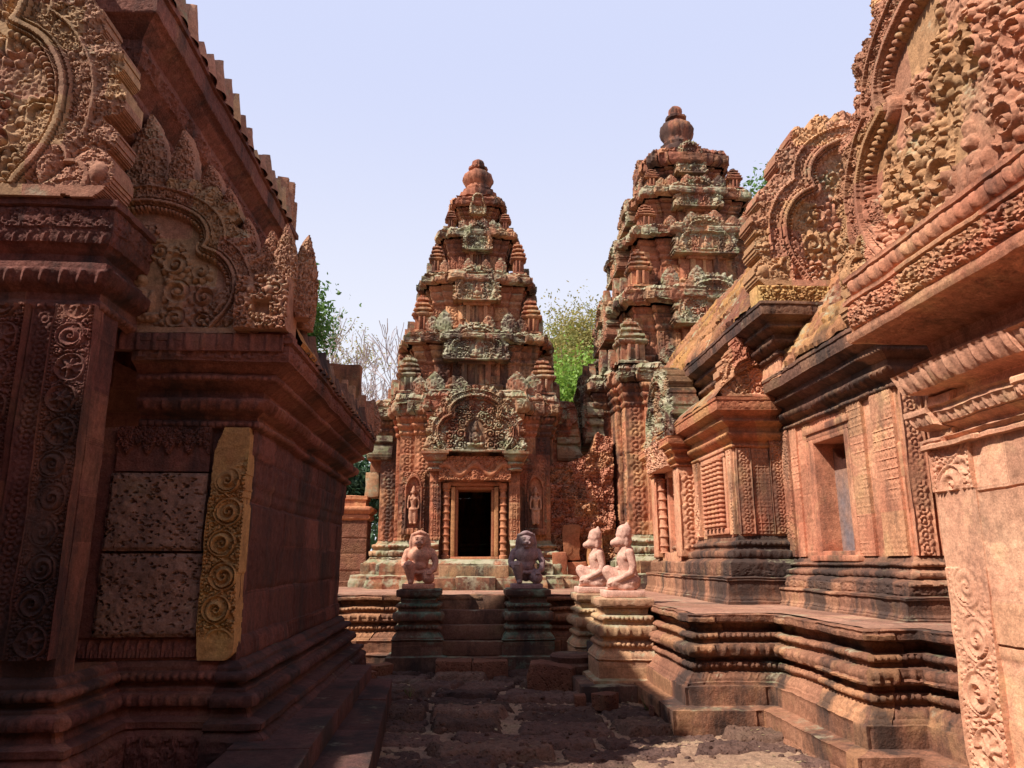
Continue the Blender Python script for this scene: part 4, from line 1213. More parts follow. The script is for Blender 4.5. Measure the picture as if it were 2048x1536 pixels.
# pilasters of the porch front and sides (rosette chains)
PIL = [  # O, U, N, w, h, fn
    ((4.15 + .02, 6.985, 1.64), XU, SOUTHN, .20, 1.62, rosette(.20, .022)), ((4.41, 6.975, 1.64), XU, SOUTHN, .30, 1.62, rosette(.30, .034)),
    ((4.80, 6.93, 1.78), XU, SOUTHN, .46, 1.50, lambda X, Z: .015 * samp(TILE_DIAPER, X / .22, Z / .22) + .02 * samp(TILE_FINE, X / .4, Z / .4)),
    ((3.50, 9.765, 1.93), XU, SOUTHN, .19, 1.12, rosette(.19, .022)), ((3.95, 9.765, 1.93), XU, SOUTHN, .19, 1.75, rosette(.19, .028)),
    ((3.71, 9.78, 1.93), XU, SOUTHN, .23, 1.12, tilef(TILE_DIAPER, .21, .012)),
    ((3.455, 10.02, 1.93), YU, WESTN, .20, 1.12, rosette(.20, .022)), ((3.455, 11.55, 1.93), YU, WESTN, .26, 1.12, volute(.26)),
    ((4.115, 9.78, 1.64), YU, WESTN, .24, 1.62, tilef(TILE_FINE, .35, .02)), ((4.125, 9.50, 1.64), YU, WESTN, .20, 1.62, tilef(TILE_DIAPER, .2, .010)),
    ((4.12, 7.94, 1.64), YU, WESTN, .30, 1.62, tilef(TILE_DIAPER, .19, .010)), ((4.12, 7.46, 1.64), YU, WESTN, .40, 1.62, tilef(TILE_DIAPER, .2, .012)),
]
for (O, U, N, w, h, fn) in PIL:
    wpanel(HT, "pilaster", O, U, N, w, h, fn, HALL, .011, tint=blocktint(.8, .42, int(O[1] * 10)))
# balustered false window of the aisle, seen edge on
wb = Buf(); wb.box(3.44, 3.52, 10.08, 10.16, 2.0, 2.98, jit=.004); wb.box(3.44, 3.52, 11.02, 11.10, 2.0, 2.98, jit=.004)
wb.box(3.43, 3.52, 10.06, 11.12, 2.98, 3.05, jit=.004); wb.box(3.43, 3.52, 10.06, 11.12, 1.94, 2.02, jit=.004); wb.box(3.41, 3.52, 10.04, 11.14, 3.05, 3.10, jit=.004)
bw = build("baluster_window", wb, HALL, HT)
for q in range(5):
    bb = Buf(); prof = []
    for k_ in range(15):
        z = 2.02 + .96 * k_ / 15; prof += [(.045, z), (.045, z + .028), (.068, z + .036), (.068, z + .056)]
    prof += [(.001, 2.98)]
    bb.lathe(3.43, 10.25 + .17 * q, prof, n=14)
    build("baluster", bb, HALL, bw)
# aisle cornice and its little roof, porch cornice, nave cornice
b = Buf(); sweep(b, [(3.85, 13.7), (3.48, 13.7), (3.48, 9.80), (4.15, 9.80)], corn_prof(3.05, 3.70, .82), closed=False, step=.018, vstep=.02, er=.010, seed=68)
build("aisle_cornice", b, RED, HT)
b = Buf(); sweep(b, [(3.18, 13.8), (3.18, 9.5)], [(0, 3.70), (-.10, 3.82), (-.28, 3.98), (-.55, 4.12), (-.75, 4.16)], closed=False, step=.05, vstep=.05, er=.03, seed=5)
build("aisle_roof", b, ROOF, HT)
b = Buf(); sweep(b, [(4.15, 9.80), (4.15, 7.02), (6.3, 7.02)], corn_prof(3.25, 3.92, .85), closed=False, step=.018, vstep=.02, er=.010, seed=69)
build("porch_cornice", b, DARK, HT)
b = Buf(); sweep(b, [(3.85, 14.6), (3.85, 8.95), (6.55, 8.95), (6.55, 14.6)], corn_prof(4.10, 4.72, .95), closed=False, step=.02, vstep=.022, er=.012, seed=70)
build("nave_cornice", b, DARK, HT)
roof(HT, "porch_roof", 3.84, 3.92, HX, 5.55, 7.05, 9.35, ROOF)
roof(HT, "nave_roof", 3.52, 4.72, HX, 6.75, 9.04, 14.8, ROOF)
# gables: nave front, porch front, aisle front, side door
def place_ped(T, name, buf, loc, rz, mat):
    o = build(name, buf, mat, T, local=True); o.location = Vector(loc) - wloc(T); o.rotation_euler = (0, 0, rz); return o
GAB = stone("gable_sandstone", (0.44, 0.18, 0.11), (0.46, 0.235, 0.145), (0.56, 0.33, 0.15), .70, .26, tint=.3)
b = Buf(); sweep(b, [(3.56, 8.78), (6.84, 8.78)], [(0, 4.70), (.02, 4.72, 'scroll', .06, .45), (.02, 4.98), (-.05, 5.0)], closed=False, step=.016, vstep=.016, er=.01, seed=77)
b.box(3.56, 6.84, 8.80, 9.05, 4.65, 4.99)
build("gable_block", b, YEL, HT)
place_ped(HT, "nave_gable", pediment_buf(3.30, 2.55, .016, depth=.34, R=.14, tscale=.55, leafper=.16, lob=1.1), (HX, 8.88, 4.98), 0, GAB)
place_ped(HT, "porch_gable", pediment_buf(2.85, 2.15, .016, depth=.30, R=.13, tscale=.5, leafper=.16), (HX, 6.92, 3.93), 0, GAB)
# half gable over the aisle front
ag = pediment_buf(1.55, .98, .014, depth=.22, R=.08, tscale=.4)
place_ped(HT, "aisle_gable", ag, (4.02, 9.60, 3.71), 0, HALL)
# side doorway of the aisle with a gable above, facing left
def door_left(T, xf, yc, z0, z1, w, mat):
    b = Buf()
    for s in (-1, 1):
        b.box(xf - .10, xf + .2, *sorted((yc + s * (w / 2), yc + s * (w / 2 + .12))), z0, z1, jit=.005, A=.4)
    b.box(xf - .12, xf + .2, yc - w / 2 - .14, yc + w / 2 + .14, z1, z1 + .12, jit=.005, A=.6)
    b.box(xf - .18, xf + .3, yc - w / 2 - .3, yc + w / 2 + .3, ZT, z0, jit=.01, A=.2)
    f = build("door_frame", b, HALL, T)
    b = Buf(); b.box(xf - .02, xf + .05, yc - w / 2, yc + w / 2, z0, z1, jit=.004, A=.3); build("door_leaf", b, PINK, f)
    for s in (-1, 1):
        b = Buf(); prof = [(.09, z0)]
        for q in range(8):
            z = z0 + (z1 - z0) * q / 8; dz = (z1 - z0) / 8
            prof += [(.062, z + .1 * dz), (.062, z + .55 * dz), (.085, z + .72 * dz), (.07, z + .9 * dz)]
        prof += [(.09, z1), (.001, z1 + .02)]
        b.lathe(xf - .16, yc + s * (w / 2 + .20), prof, n=14); build("colonnette", b, mat, T)
        y0 = yc + s * (w / 2 + .44)
        b = Buf(); b.box(xf - .26, xf + .2, y0 - .15, y0 + .15, ZT + .6, z1 + .05, jit=.006, A=.5)
        panel(b, (xf - .24, y0 + .13, z0 + .05), YU, WESTN, .26, z1 - z0 - .1, rosette(.26, .03), .014)
        panel(b, (xf - .25, y0 - .148, z0 + .05), XU, SOUTHN, .34, z1 - z0 - .1, rosette(.34, .03), .014)
        build("pilaster", b, mat, T)
        b = Buf(); sweep(b, [(xf - .26, y0 - .15), (xf + .2, y0 - .15), (xf + .2, y0 + .15), (xf - .26, y0 + .15)], corn_prof(z1 + .05, z1 + .52, .5), step=.02, vstep=.02, er=.008, seed=3, coarse=False); build("capital", b, RED, T)
    b = Buf(); panel(b, (xf - .28, yc + w / 2 + .30, z1 + .10), YU, WESTN, w + .60, .42, lambda X, Z: .03 + .10 * samp(TILE_SCROLL, X / .4, Z / .4) + .06 * (Z / .42), .014, depth=.4)
    build("lintel", b, PINK, T)
    place_ped(T, "door_gable", pediment_buf(w + 1.35, 1.30, .015, depth=.38, R=.12, tscale=.45), (xf - .24, yc, z1 + .52), -math.pi / 2, CORN)
door_left(HT, 3.48, 12.55, 1.72, 2.98, .62, HALL)

# ------------------------------------------------------------------ near right building
GH = thing("gate_building", "red sandstone building at the right edge, large carved gable over a plain wall", "building", (4.5, 2.5, 0))
GX, GY = 3.20, 5.05
GPATH = [(6.5, GY), (GX, GY), (GX, -1.5), (6.5, -1.5)]
b = Buf(); sweep(b, GPATH, [(.06, -.15), (.06, .22), (.0, .26), (0, 1.088), (-.016, 1.092), (-.016, 1.102), (.004, 1.106), (.004, 2.015), (-.014, 2.02), (-.014, 2.03), (0, 2.034), (0, 2.34)], step=.02, vstep=.02, er=.012, closed=False, seed=81, bl=1.5, boff=.006)
build("wall", b, PINK, GH)
b = Buf(); sweep(b, GPATH, [(0, 2.34), (.05, 2.345), (.05, 2.41), (.0, 2.43), (.0, 2.47), (.06, 2.50, 'leaf', .02, .09), (.10, 2.57), (.11, 2.58), (.11, 2.62), (.0, 2.64), (-.02, 2.74), (.10, 2.76, 'lotus', .035, .13), (.15, 2.90), (.05, 2.92), (.03, 2.97), (-.06, 3.0)], closed=False, step=.012, vstep=.014, er=.013, seed=82, bl=.8, boff=.045, joint=.012)
build("capital_mouldings", b, PINK, GH)
b = Buf(); sweep(b, GPATH, [(-.06, 3.0), (-.04, 3.10), (.10, 3.14, 'fine', .012, .3), (.26, 3.20), (.33, 3.21), (.34, 3.24), (.34, 3.275), (.31, 3.29), (.31, 3.30, 'scroll', .045, .42), (.31, 3.50), (.34, 3.51), (.34, 3.54), (.25, 3.55)], closed=False, step=.010, vstep=.010, er=.012, seed=83, bl=.8, boff=.006)
sweep(b, GPATH, [(.25, 3.55), (.27, 3.565), (.29, 3.58, 'lotus', .05, .13), (.31, 3.69), (.33, 3.70), (.33, 3.73), (-.2, 3.74)], closed=False, step=.010, vstep=.010, er=.010, seed=84, bl=.8)
build("cornice", b, HALL, GH)
place_ped(GH, "gable", pediment_buf(3.25, 2.12, .0082, depth=.40, R=.10, tscale=.66, bare=1.0, leafper=.15, lob=1.2, vines=VINE2, fs=.62), (GX - .20, 3.92, 3.60), -math.pi / 2, GAB)
wpanel(GH, "pilaster", (GX - .005, GY - .02, .30), YU, WESTN, .40, 2.05, lambda X, Z: np.where((Z > 1.25) & (Z < 1.75), .006, 1.0) * volute(.40, .035)(X, Z) + .004, PINK, .009)
# upper body of the building behind its gable
b = Buf(); sweep(b, [(6.5, 4.85), (3.45, 4.85), (3.45, -1.3), (6.5, -1.3)], [(0, 3.7), (-.2, 4.3), (-.6, 5.0), (-1.2, 5.6), (-1.9, 6.0)], closed=False, step=.06, vstep=.06, er=.03, seed=85)
build("roof", b, ROOF, GH)
# ------------------------------------------------------------------ library on the left
LB = thing("temple_library", "shaded red sandstone library on the left with a yellow carved corner pilaster", "library", (-3.5, 7.5, 0))
LPATH = [(-7.5, 5.10), (-2.58, 5.10), (-2.58, 5.90), (-1.72, 5.90), (-1.72, 10.30), (-7.0, 10.30)]
LBP = [(.28, -.15), (.28, .11), (.25, .125), (.25, .16, 'dent', .012, .035), (.25, .19), (.24, .20, 'scroll', .020, .30), (.24, .42), (.20, .455), (.22, .47), (.22, .51), (.12, .53), (.09, .585), (.14, .60, 'lotus', .035, .11), (.14, .675), (.09, .69), (.09, .71), (.04, .725), (.03, .745), (.09, .755, 'bead', .030, .068), (.09, .815), (.05, .825), (.05, .85), (.02, .885), (.0, .89)]
DKRED = stone("dark_red_sandstone", (0.07, 0.034, 0.032), (0.11, 0.05, 0.042), (0.14, 0.06, 0.05), 0.22, 0.78, bump=.8, tint=.3)  # near-black red for the library's side base and side steps
b = Buf(); sweep(b, LPATH[:4], LBP, closed=False, step=.012, vstep=.014, er=.010, seed=91, bl=.8, boff=.008)
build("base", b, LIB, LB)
b = Buf(); sweep(b, [(-1.82, 5.90)] + LPATH[3:], [(q[0] * 1.35 + .004,) + q[1:] for q in LBP], closed=False, step=.014, vstep=.016, er=.012, seed=91, bl=.8, boff=.008)
build("side_base", b, DKRED, LB)
for (x0, x1, y0, y1, z1, k_) in ((-1.70, -1.15, 4.0, 9.45, .40, 0), (-1.28, -.90, 4.0, 9.40, .24, 1)):
    n_ = 4
    for q in range(n_):
        b = Buf(); ya = y0 + (y1 - y0) * q / n_; yb = y0 + (y1 - y0) * (q + 1) / n_ - .006
        b.box(x0, x1 - .015 * hsh(q, k_, 1, 4), ya, yb, -.12, z1 + .012 * hsh(q, k_, 2, 4), A=.2 + .2 * q, jit=.008, seed=q)
        for V_ in b.V: V_[:, 0] += (.030 + .030 * k_) * (9.4 - V_[:, 1])
        build("side_step", b, DKRED, LB)
b = Buf()
sweep(b, [(-7.5, 5.10), (-2.58, 5.10), (-2.58, 5.34), (-2.98, 5.34), (-2.98, 5.9)], [(0, .88), (0, 3.30)], closed=False, step=.05, vstep=.05, er=.010, seed=92, bl=.7, boff=.010)
sweep(b, [(-2.98, 5.90), (-1.72, 5.90)], [(0, .88), (0, 2.60)], closed=False, step=.04, vstep=.04, er=.010, seed=93)
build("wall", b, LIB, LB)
b = Buf()
sweep(b, [(-1.72, 5.90), (-1.72, 10.30), (-7.0, 10.30)], [(0, .88, 'leaf', .02, .10), (0, 1.04), (-.015, 1.05), (-.015, 2.16), (0, 2.18, 'pend', .024, .17), (0, 2.60)], closed=False, step=.016, vstep=.03, er=.016, seed=93, bl=.95, boff=.016, joint=.02)
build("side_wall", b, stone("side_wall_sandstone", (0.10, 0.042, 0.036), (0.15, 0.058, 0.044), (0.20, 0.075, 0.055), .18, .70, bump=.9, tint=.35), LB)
b = Buf()
sweep(b, [(-5.49, 5.66), (-2.95, 5.66), (-2.95, 9.65), (-5.49, 9.65), (-5.49, 5.66)], [(0, 3.2), (0, 4.95)], closed=False, step=.04, vstep=.04, er=.012, seed=94, joint=.010)
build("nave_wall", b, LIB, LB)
# aisle front: lower frieze, two pitted laterite blocks, top stone, yellow pilaster
yF = 5.90
LATW = stone('wall_laterite', (0.22, 0.125, 0.095), (0.30, 0.175, 0.125), (0.26, 0.14, 0.10), .1, .45, bump=.8, bscale=60)
LGAB = stone("library_gable_sandstone", (0.34, 0.15, 0.10), (0.40, 0.22, 0.14), (0.46, 0.30, 0.15), .62, .42, tint=.25)
wpanel(LB, "frieze", (-2.90, yF - .012, .905), XU, SOUTHN, .90, .13, lambda X, Z: .024 * p_leaf(X, Z / .13, .088, .13), LIB, .007)
def pit_tile(n=512, count=430, seed=4):
    R = np.random.RandomState(seed); H = np.zeros((n, n))
    for k in range(count):
        cx, cy = R.randint(0, n, 2); a = R.uniform(3.0, 8) if k % 5 else R.uniform(8, 13); b_ = a * R.uniform(.35, .62); m = int(a * 1.4) + 2
        Y, X = np.mgrid[-m:m + 1, -m:m + 1]
        t = R.normal(0, .35); u = X * math.cos(t) + Y * math.sin(t); v = -X * math.sin(t) + Y * math.cos(t)
        w = R.uniform(-.3, .3)
        d = (u / a) ** 2 + ((v - w * u * u / a) / b_) ** 2
        h = np.clip((1.25 - d) * 1.6, 0, 1) * R.uniform(.5, 1)
        ix = np.ix_(np.arange(cy - m, cy + m + 1) % n, np.arange(cx - m, cx + m + 1) % n)
        H[ix] = np.maximum(H[ix], h)
    return H
TILE_PIT = pit_tile()
def laterite_h(seed):
    def f(X, Z):
        p = np.stack([X.ravel() * 1.0, Z.ravel() * 1.25, 0 * X.ravel() + seed], -1)
        e = np.minimum(np.minimum(X, X.max() - X), np.minimum(Z, Z.max() - Z))
        return .045 - .034 * samp(TILE_PIT, X / .95 + seed * .13, Z / .95 + seed * .37) + (.020 * vnoise(p, 7.0, seed + 2) + .010 * vnoise(p, 30.0, seed + 3)).reshape(X.shape) - .02 * (1 - sstep(0, .03, e))
    return f
for (z0, z1, s) in ((1.055, 1.645, 3), (1.665, 2.245, 8)):
    wpanel(LB, "laterite_block", (-2.74, yF - .03, z0), XU, SOUTHN, .735 - .015 * (s == 8), z1 - z0, laterite_h(s), LATW, .0052, depth=.1)
def garland(X, Z):
    x = X / .47; top = 1 - Z / .34
    k_ = .155
    u = np.abs((X / k_) % 1 - .5) * 2; u2 = np.abs((X / k_ + .5) % 1 - .5) * 2
    big = (top < .62 - .45 * u ** 1.3) & (u < .85); sm = (top < .45 - .35 * u2) & (u2 < .5)
    return .02 + np.where(big | sm, .016 + .022 * samp(TILE_FINE, X / .30, Z / .30), .0)
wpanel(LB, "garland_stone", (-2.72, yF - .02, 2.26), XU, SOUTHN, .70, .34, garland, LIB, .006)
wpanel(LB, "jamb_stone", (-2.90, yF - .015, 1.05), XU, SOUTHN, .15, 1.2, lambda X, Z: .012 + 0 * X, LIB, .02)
def yp(X, Z):
    x = (X / .29 - .5) * 2
    worn = np.clip((Z - .14) * 9, 0, 1) * np.clip((1.42 - Z + .12 * x) * 6, 0, 1)
    p_ = np.stack([X.ravel(), Z.ravel(), 0 * X.ravel()], -1)
    rough_ = (vnoise(p_, 6, 3) * .022 + vnoise(p_, 17, 4) * .012).reshape(X.shape)
    return .05 + .052 * strip_volute(x, Z / .145) * worn + rough_ * (1 - .8 * worn) - .03 * np.clip((np.abs(x) - .93 - rough_ * 6) * 12, 0, 1)
def ypm(X, Z):
    p_ = np.stack([X.ravel(), Z.ravel(), 0 * X.ravel() + 3], -1)
    n_ = (vnoise(p_, 7, 8) * .10 + vnoise(p_, 22, 9) * .05).reshape(X.shape)
    return ((X + n_ * .22) > .0 + np.clip(Z - 1.50, 0, 1) * .35) & ((.27 - X + n_ * .3) > np.clip(.05 - Z, 0, 1) * .8)
wpanel(LB, "corner_pilaster", (-1.985, yF - .035, .895), XU, SOUTHN, .27, 1.70, yp, YEL, .006, depth=.12, mask=ypm, tint=blocktint(.9, .6, 4))
# porch front: volute pilasters
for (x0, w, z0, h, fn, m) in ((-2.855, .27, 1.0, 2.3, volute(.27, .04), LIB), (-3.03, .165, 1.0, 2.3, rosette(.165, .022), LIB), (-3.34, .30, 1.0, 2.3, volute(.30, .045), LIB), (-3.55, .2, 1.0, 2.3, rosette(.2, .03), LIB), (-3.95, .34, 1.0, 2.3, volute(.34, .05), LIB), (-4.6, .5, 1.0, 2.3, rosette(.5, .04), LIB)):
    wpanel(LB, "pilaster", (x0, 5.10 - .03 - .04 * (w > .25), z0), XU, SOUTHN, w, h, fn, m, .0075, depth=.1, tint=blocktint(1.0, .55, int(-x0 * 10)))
# aisle cornice, gable, roof
b = Buf(); sweep(b, LPATH[2:5] + [(-3.0, 10.30)], [(-.02, 2.58), (.05, 2.60, 'bead', .022, .055), (.05, 2.65), (.03, 2.66), (.03, 2.69), (.10, 2.72, 'lotusd', .035, .12), (.15, 2.81), (.08, 2.82), (.08, 2.88), (.17, 2.93), (.20, 2.94, 'bead', .018, .05), (.20, 2.985), (.18, 3.0), (.27, 3.06), (.31, 3.07), (.31, 3.08, 'fine', .022, .30), (.31, 3.20), (.34, 3.21), (.34, 3.25), (.2, 3.26)], closed=False, step=.014, vstep=.016, er=.012, seed=95)
build("aisle_cornice", b, LIB, LB)
LPED = pediment_buf(2.0, 1.30, .0085, depth=.26, R=.085, tscale=.60, bare=1.0, lob=1.15)
lp = place_ped(LB, "aisle_gable", LPED, (-2.60, 5.66, 3.28), 0, LGAB)
b = Buf(); b.box(-2.98, -1.40, 5.60, 5.80, 3.255, 3.30, A=.4); panel(b, (-2.95, 5.58, 3.14), XU, SOUTHN, 1.5, .13, lambda X, Z: .03 * p_lotus(X, Z / .18, .12, .18) + .01, .008)
build("gable_footing", b, LIB, LB)
b = Buf(); sweep(b, [(-1.38, 5.80), (-1.38, 10.62)], [(0, 3.25), (.02, 3.28), (-.10, 3.50), (-.35, 3.80), (-.85, 4.20), (-1.75, 4.55)], closed=False, step=.05, vstep=.05, er=.02, seed=96, coarse=False)
b.box(-3.1, -1.6, 10.35, 10.55, 3.2, 4.30, jit=.02)
ar = build("aisle_roof", b, ROOF, LB)
def eave_tiles(parent, xe, ze, y0, y1, hgt, mat, per=.17, name="eave_tiles"):
    e = Buf(); m = int((y1 - y0) / per)
    for q in range(m):
        y = y0 + (y1 - y0) * (q + .5) / m; ww = per * .47
        hh = hgt * (.65 + .7 * hsh(q, 5, 1, 7)) * (1 if hsh(q, 2, 2, 7) > .12 else .35)
        P = np.zeros((9, 6, 3))
        for i_ in range(9):
            a = -1 + 2 * i_ / 8
            for j_ in range(6):
                t = j_ / 5
                P[i_, j_] = (xe - .03 * t + .05 * (1 - a * a) * (1 - .3 * t), y + a * ww * (1 - t ** 2.4 * .92), ze - .03 + hh * t)
        e.grid(P, np.full(54, hsh(q, 1, 2, 9)))
        P2 = P.copy(); P2[:, :, 0] = xe - .09; e.grid(P2, np.full(54, .5), flip=True)
        rimP = np.stack([np.concatenate([P[0, :], P[1:, -1], P[-1, ::-1]]), np.concatenate([P2[0, :], P2[1:, -1], P2[-1, ::-1]])], 1)
        e.grid(rimP, np.full(rimP.shape[0] * 2, .5))
    V = np.concatenate(e.V); e.V = [V + vec_noise(V, .02, 3)]
    return build(name, e, mat, parent)
eave_tiles(ar, -1.40, 3.27, 5.95, 10.6, .20, DARK)
# leaf-shaped finials standing on the roof line
lf = leaf_buf(.30, .62, .010, depth=.10, R=.06)
l0 = build("leaf_finial", lf, LGAB, LB, local=True); l0.location = Vector((-2.72, 5.80, 4.48)) - wloc(LB)
l0.scale = (1.15, 1, 1.25)
for (x, y, z, sx, sz, rz) in ((-2.40, 5.72, 4.50, .75, .92, -.1), (-2.16, 5.72, 4.38, .72, .60, -.1), (-2.00, 5.72, 4.18, .66, .60, 0), (-1.84, 5.74, 3.92, .6, .62, 0), (-1.62, 5.68, 3.68, .75, .80, .1), (-1.50, 5.66, 3.58, .7, 1.05, .1), (-1.36, 5.74, 3.46, .75, 1.15, .5), (-1.40, 6.0, 3.44, .8, 1.0, 1.3)):
    inst(l0, LB, (x, y, z), rz, (sx, 1, sz))
for (y, s, rz) in ((8.2, .42, 1.57), (8.7, .5, 1.57), (9.15, .42, 1.5), (9.55, .62, 1.57), (9.85, .45, 1.6), (10.2, .72, 1.3), (10.5, .85, .5)):
    inst(l0, LB, (-1.42, y, 3.30), rz, s)
# demon mask corner stone under the end of the aisle gable
def mask_h(X, Z):
    x = X / .40 - .5; z = Z / .42
    h = .04 + .045 * samp(TILE_SCROLL, X / .55 + .2, Z / .55 + .5) + .02 * np.sqrt(np.clip(1 - (x * 2) ** 2, 0, 1))
    h = np.where((np.abs(x - .02) < .16) & (np.abs(z - .40) < .12), .0, h)
    e = np.hypot((np.abs(x + .03) - .17) / .09, (z - .72) / .10)
    h = np.where(e < 1, .07 + .04 * np.sqrt(np.clip(1 - e * e, 0, 1)), h)
    return h
wpanel(LB, "demon_mask", (-1.82, 5.56, 3.30), XU, SOUTHN, .40, .42, mask_h, LGAB, .008, depth=.25)
# porch cornice with its own big gable
b = Buf(); sweep(b, [(-7.5, 5.10), (-2.62, 5.10), (-2.62, 5.80)], [(0, 3.26), (.04, 3.28, 'bead', .02, .06), (.04, 3.33), (.02, 3.35), (.02, 3.40), (.07, 3.44, 'lotusd', .03, .12), (.12, 3.55), (.05, 3.57), (.05, 3.62), (-.02, 3.64), (-.02, 3.70), (.04, 3.76, 'leaf', .02, .1), (.07, 3.84), (.07, 3.86, 'scroll', .02, .35), (.07, 4.02), (.10, 4.03), (.10, 4.08), (-.1, 4.09)], closed=False, step=.012, vstep=.014, er=.012, seed=97)
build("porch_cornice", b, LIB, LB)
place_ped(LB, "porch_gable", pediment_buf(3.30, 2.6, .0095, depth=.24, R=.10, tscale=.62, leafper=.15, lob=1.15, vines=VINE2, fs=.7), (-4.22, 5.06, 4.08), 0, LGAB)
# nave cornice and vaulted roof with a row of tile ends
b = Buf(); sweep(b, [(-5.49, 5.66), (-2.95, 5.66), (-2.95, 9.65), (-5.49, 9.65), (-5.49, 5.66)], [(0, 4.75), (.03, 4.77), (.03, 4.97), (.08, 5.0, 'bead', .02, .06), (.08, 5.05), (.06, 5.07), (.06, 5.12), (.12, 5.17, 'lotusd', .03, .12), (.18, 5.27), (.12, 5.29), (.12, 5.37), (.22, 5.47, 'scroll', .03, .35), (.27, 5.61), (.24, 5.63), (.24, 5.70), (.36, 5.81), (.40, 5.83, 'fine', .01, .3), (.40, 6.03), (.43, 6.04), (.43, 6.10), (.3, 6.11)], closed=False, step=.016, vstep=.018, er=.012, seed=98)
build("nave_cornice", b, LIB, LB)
b = Buf()
VA = [(0, 6.08), (-.03, 6.13), (-.16, 6.34), (-.42, 6.77), (-.80, 7.40), (-1.22, 8.1), (-1.66, 8.83)]
sweep(b, [(-2.56, 5.3), (-2.56, 10.05)], VA, closed=False, step=.12, vstep=.08, er=.03, seed=99, coarse=False)
sweep(b, [(-5.88, 10.05), (-5.88, 5.3)], VA, closed=False, step=.12, vstep=.08, er=.03, seed=99, coarse=False)
for yy, fl in ((5.32, False), (10.03, True)):
    xs_ = np.array([[-2.56 + d for d, z in VA], [-5.88 - d for d, z in VA]]); zs_ = np.array([z for d, z in VA])
    P_ = np.stack([np.stack([xs_[1], np.full(7, yy), zs_], -1), np.stack([xs_[0], np.full(7, yy), zs_], -1)])
    b.grid(P_, flip=fl)
nr = build("nave_roof", b, ROOF, LB)
eave_tiles(nr, -2.53, 6.10, 5.3, 9.6, .30, LGAB, .25)
for (y, s) in ((9.45, .95), (9.75, 1.1), (10.0, .8)):
    inst(l0, LB, (-2.60, y, 6.1), math.pi / 2 + .3, s)

# ------------------------------------------------------------------ enclosure wall behind and the broken wall between the towers
EW = thing("laterite_wall", "reddish laterite block wall with a moulded coping behind the library and left of the tower", "wall", (-5, 16.6, ZT))
def lat_wall(U, Z, L, i): return 0 * U
b = Buf(); sweep(b, [(-9.5, 16.3), (-2.22, 16.3), (-2.22, 16.9), (-9.5, 16.9)], [(.06, ZT - .02), (.06, ZT + .10), (0, ZT + .12), (0, 2.42)], step=.025, vstep=.025, er=.016, seed=101, bl=.58, boff=.012, joint=.022)
build("wall_face", b, LAT, EW)
b = Buf(); sweep(b, [(-9.5, 16.3), (-2.22, 16.3), (-2.22, 16.9), (-9.5, 16.9)], [(0, 2.42), (.05, 2.46), (.05, 2.52), (.02, 2.54), (.08, 2.60, 'round', .03, 1), (.08, 2.70), (-.06, 2.72), (-.06, 2.84), (-.03, 2.86), (-.03, 2.93), (-.28, 2.96)], step=.025, vstep=.025, er=.016, seed=102, bl=.7)
build("coping", b, RED, EW)
b = Buf(); b.box(-2.32, -2.02, 16.45, 17.0, 2.93, 3.45, jit=.03, A=.8); b2 = Buf(); b2.box(-2.22, -1.98, 16.45, 17.0, 3.45, 3.95, jit=.04, A=.2)
build("leaning_stone", b, CORN, EW); build("leaning_stone", b2, CORN, EW)
RW = thing("broken_wall", "crumbling reddish carved wall standing in the gap between the two towers", "wall", (2.3, 15.9, ZT))
def rough(X, Z):
    p = np.stack([X.ravel(), Z.ravel(), 0 * X.ravel()], -1)
    h = np.floor((vnoise(p, 1.6, 3) + .5) * 5) / 5 * .22 + vnoise(p, 5, 4) * .16 + vnoise(p, 13, 5) * .07
    return h.reshape(X.shape) + .08 * samp(TILE_SCROLL, X / .6, Z / .6)
def rmask(X, Z):
    p = np.stack([X.ravel(), Z.ravel() * .6, 0 * X.ravel()], -1)
    top = 2.35 + .70 * (X - .0) + (vnoise(p, 3.0, 8) * .5).reshape(X.shape)
    return Z < top
b = Buf(); panel(b, (1.62, 15.78, ZT), XU, SOUTHN, 1.35, 3.4, rough, .018, depth=.5, er=.02, mask=rmask, back=True, A=blocktint(.5, .35, 5))
build("wall_face", b, stone("crumbling_sandstone", (0.40, 0.145, 0.09), (0.50, 0.22, 0.13), (0.54, 0.29, 0.14), .30, .45), RW)
for i, (x0, x1, y, z0, z1) in enumerate(((1.62, 1.90, 15.25, ZT, 1.75), (1.92, 2.30, 15.35, ZT, 1.55), (1.85, 2.2, 15.42, 1.6, 2.3), (2.32, 2.62, 15.3, ZT, 2.0))):
    b = Buf(); b.box(x0, x1, y, 15.86, z0, z1, jit=.05, seed=i + 4, A=.3 + .2 * i); build("block", b, RED, RW)

# ------------------------------------------------------------------ unseen pavilion and side wing behind the camera, added to shade the library
GP = thing("shade_pavilion", "unseen red sandstone pavilion added behind the viewer to keep light off the library", "building", (-3, -3.5, 0))
b = Buf(); sweep(b, [(-11, -2.4), (-11, -5.6), (2.9, -5.6), (2.9, -2.4)], [(.5, -.1), (.5, .4), (.3, .5), (.3, .9), (.1, 1.1), (0, 1.2), (0, 4.6), (.2, 4.8), (.35, 5.1), (.35, 5.5), (-.2, 6.0), (-.8, 7.2), (-1.58, 8.4)], step=.3, vstep=.2, er=.02, coarse=False)
build("wall", b, LIB, GP)
b = Buf(); sweep(b, [(-9.5, .6), (-5.6, .6), (-5.6, 3.7), (-9.5, 3.7)], [(.3, -.1), (.3, .5), (0, .7), (0, 5.7), (.2, 5.9), (.3, 6.3), (-.1, 6.7), (-.7, 7.5), (-1.52, 8.2)], step=.3, vstep=.2, er=.02, coarse=False)
build("shade_wing", b, LIB, GP)  # added out of view, raised to shade the porch foot and side steps
